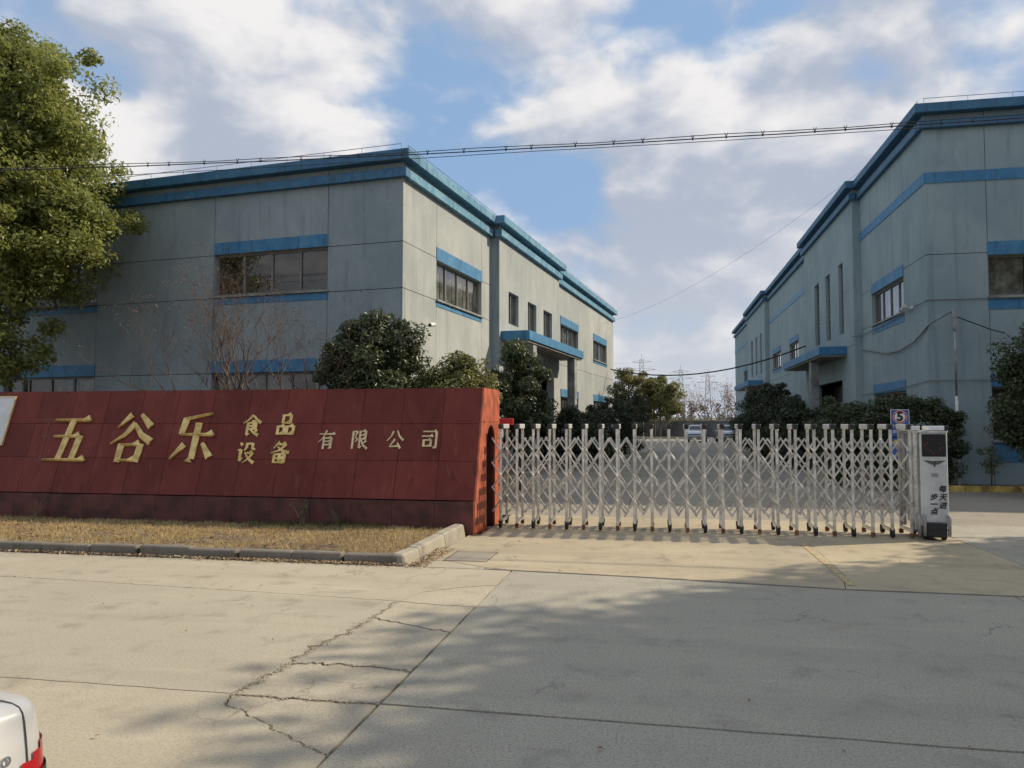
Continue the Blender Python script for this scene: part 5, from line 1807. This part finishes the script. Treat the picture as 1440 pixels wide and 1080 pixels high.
def car(label, paint, loc, rz, badge=False):
    o = empty('parked_car', loc, rz)
    tag(o, label, 'car')
    body = ringstack(BODY).build('body', paint, o, smooth=True)
    cab = [(0.970, 0.72, 3.25, 0.72, 0.2), (1.10, 0.92, 3.02, 0.70, 0.2), (1.36, 1.30, 2.50, 0.60, 0.2), (1.415, 1.42, 2.38, 0.55, 0.2), (1.43, 1.6, 2.2, 0.45, 0.18)]
    ringstack(cab).build('cabin', paint, o, smooth=True)
    # glazing, slightly proud of the cabin between roof and waist
    def glaz(name, sel):
        mb = MB()
        rows = []
        for z in (1.03, 1.10, 1.2, 1.34):
            r_ = ring_at(cab, z)
            rows.append([(x, y, z) for x, y in rrect(r_[1] - .006, r_[2] + .006, r_[3] + .006, r_[4], 6, 16)])
        n = len(rows[0])
        for k in range(3):
            for j in range(n):
                q = [rows[k][j], rows[k][(j + 1) % n], rows[k + 1][(j + 1) % n], rows[k + 1][j]]
                c_ = [sum(v[i] for v in q) / 4 for i in range(3)]
                if sel(*c_):
                    mb.quad(*q)
        mb.build(name, 'trim', o, smooth=True)
    glaz('rear_window', lambda x, y, z: x < 1.5 and abs(y) < 0.52)
    glaz('windscreen', lambda x, y, z: x > 2.3 and abs(y) < 0.52)
    for s in (-1, 1):
        glaz('side_window', lambda x, y, z: y * s > 0.5 and 1.25 < x < 1.82)
        glaz('side_window', lambda x, y, z: y * s > 0.5 and 1.92 < x < 2.55)
    for s in (-1, 1):
        tl = patch([0.70, 0.73, 0.76, 0.79, 0.81, 0.83, 0.85, 0.865, 0.88], lambda x, y, z: y * s > 0.46 and x < 0.30 and z < 0.745 + (y * s - 0.52) * 0.50 and not (y * s > 0.77 and z < 0.82), 0.005)
        tl.build('tail_light', 'lens_red', o, smooth=True)
        dk = patch([0.70, 0.73, 0.76, 0.79, 0.82], lambda x, y, z: y * s > 0.77 and x < 0.36, 0.010)
        dk.build('corner_trim', 'trim', o, smooth=True)
        hl = patch([0.62, 0.68, 0.76], lambda x, y, z: y * s > 0.42 and x > 4.1, 0.006)
        hl.build('headlight', 'lens_clear', o, smooth=True)
        rv_ = patch([0.73, 0.76, 0.79], lambda x, y, z: y * s > 0.785 and x < 0.14, 0.014)
        rv_.build('reversing_light', 'lens_clear', o, smooth=True)
    bp = [(0.30, 0.03, 4.36, 0.79, 0.22), (0.34, -0.01, 4.42, 0.812, 0.24), (0.60, -0.02, 4.43, 0.818, 0.24), (0.655, 0.0, 4.41, 0.816, 0.22), (0.672, 0.03, 4.38, 0.81, 0.2)]
    mb = ringstack(bp, False)
    keep = [f for f in mb.f if all(mb.v[i][0] < 0.55 or mb.v[i][0] > 3.9 for i in f)]
    mb.f = keep
    mb.build('bumper', paint, o, smooth=True)
    mb = ringstack([(0.60, -0.028, 4.44, 0.826, 0.245), (0.67, -0.022, 4.43, 0.824, 0.24), (0.69, 0.02, 4.40, 0.814, 0.21)], False)
    mb.f = [f for f in mb.f if all(mb.v[i][0] < 0.55 or mb.v[i][0] > 3.9 for i in f)]
    mb.build('bumper_strip', 'trim', o, smooth=True)
    # boot lid shut line
    zt = [(z, ring_at(BODY, z)[1]) for z in (0.74, 0.82, 0.90, 0.94)]
    for s in (-1, 1):
        path = [(x - 0.001, 0.735 * s, z) for z, x in zt] + [(0.092, 0.735 * s, 0.957), (0.103, 0.733 * s, 0.9695), (0.125, 0.728 * s, 0.9775), (0.16, 0.72 * s, 0.981), (0.24, 0.70 * s, 0.9825), (0.75, 0.64 * s, 0.9825)]
        MB().tube(path, 0.002, 5).build('shut_line', 'seam', o)
    MB().tube([(zt[0][1] - 0.0005, -0.735, zt[0][0]), (zt[0][1] - 0.0005, 0.735, zt[0][0])], 0.0028, 5).build('shut_line', 'seam', o)
    for xw in (0.85, 3.42):
        for s in (-1, 1):
            wl = MB().disc_cyl((xw, s * 0.735, 0.295), (0, 1, 0), 0.295, 0.18, 28).build('wheel', 'rubber', o)
            MB().disc_cyl((xw, s * 0.829, 0.295), (0, 1, 0), 0.19, 0.012, 20).build('rim', 'chrome', wl)
            arch = MB()
            for k in range(14):
                a0, a1 = math.pi * k / 14, math.pi * (k + 1) / 14
                yq = s * 0.818
                arch.quad((xw + .31 * math.cos(a0), yq, .295 + .31 * math.sin(a0)), (xw + .345 * math.cos(a0), yq, .295 + .345 * math.sin(a0)),
                          (xw + .345 * math.cos(a1), yq, .295 + .345 * math.sin(a1)), (xw + .31 * math.cos(a1), yq, .295 + .31 * math.sin(a1)))
            arch.build('wheel_arch', 'trim', o)
    MB().box(-0.012, 0.0, -0.22, 0.22, 0.36, 0.48).build('number_plate', 'sign_blue', o)
    if badge:
        xb = ring_at(BODY, 0.872)[1]
        text_part('badge', 'no', 0.05, 'chrome', o, (xb - 0.006, -0.668, 0.872), (R(81), 0, R(-90)), 0.0015, 0.15, 0.0)
    return o


hd = R(90 + 75.8)
# rear right boot corner of the white car sits near (-1.5, 1.65)
cr = Vector((-1.565, 1.635, 0)) - Matrix.Rotation(hd, 3, 'Z') @ Vector((0.17, -0.74, 0))
car('white saloon parked at the street edge with red wrap round tail light', 'paint_white', (cr.x, cr.y, 0.004), hd, True)
car('silver car parked before the far boundary wall, left of the pair', 'paint_silver', (3.4, 70.2, 0.004), R(-96))
car('silver car parked before the far boundary wall beside the tall hedge', 'paint_silver', (5.6, 69.6, 0.004), R(-88))

# weeds rooted at the foot of the sign wall
for k, (x, y, h, n_, lab) in enumerate(((-9.9, 10.85, 0.30, 9, 'thin dry brown weed stalks at the wall below the first gold character'), (-5.25, 10.8, 0.34, 16, 'grey-green weed clump at the wall below the small gold characters'),
                                        (-12.4, 10.8, 0.22, 8, 'short dry weed tuft below the white plaque'), (-4.7, 10.85, 0.2, 10, 'low green weed tuft beside the grey-green weed clump'))):
    o = empty('weed', (x, y, 0.08))
    tag(o, lab, 'weed')
    mb = MB()
    rw = random.Random(50 + k)
    P_ = []
    for q in range(n_):
        a = rw.uniform(0, 6.28)
        hh = h * rw.uniform(0.5, 1.2)
        sp_ = rw.uniform(0.1, 0.55) * hh
        e = Vector((math.cos(a) * sp_, math.sin(a) * sp_ * 0.6, hh))
        mb.tube([(0.02 * math.cos(a), 0.02 * math.sin(a), -0.01), e * 0.5 + Vector((0, 0, 0.04)), e], [0.004, 0.003, 0.0015], 4)
        for w_ in range(7):
            f = rw.uniform(0.3, 1.0)
            P_.append(tuple(e * f + Vector((rw.gauss(0, .015), rw.gauss(0, .015), rw.gauss(0, .015)))))
    mb.build('stems', 'bark_pale', o)
    leaves_mesh('leaves', np.array(P_), 0.045, None, 'leaf_brown' if k in (0, 2) else 'weed', o)
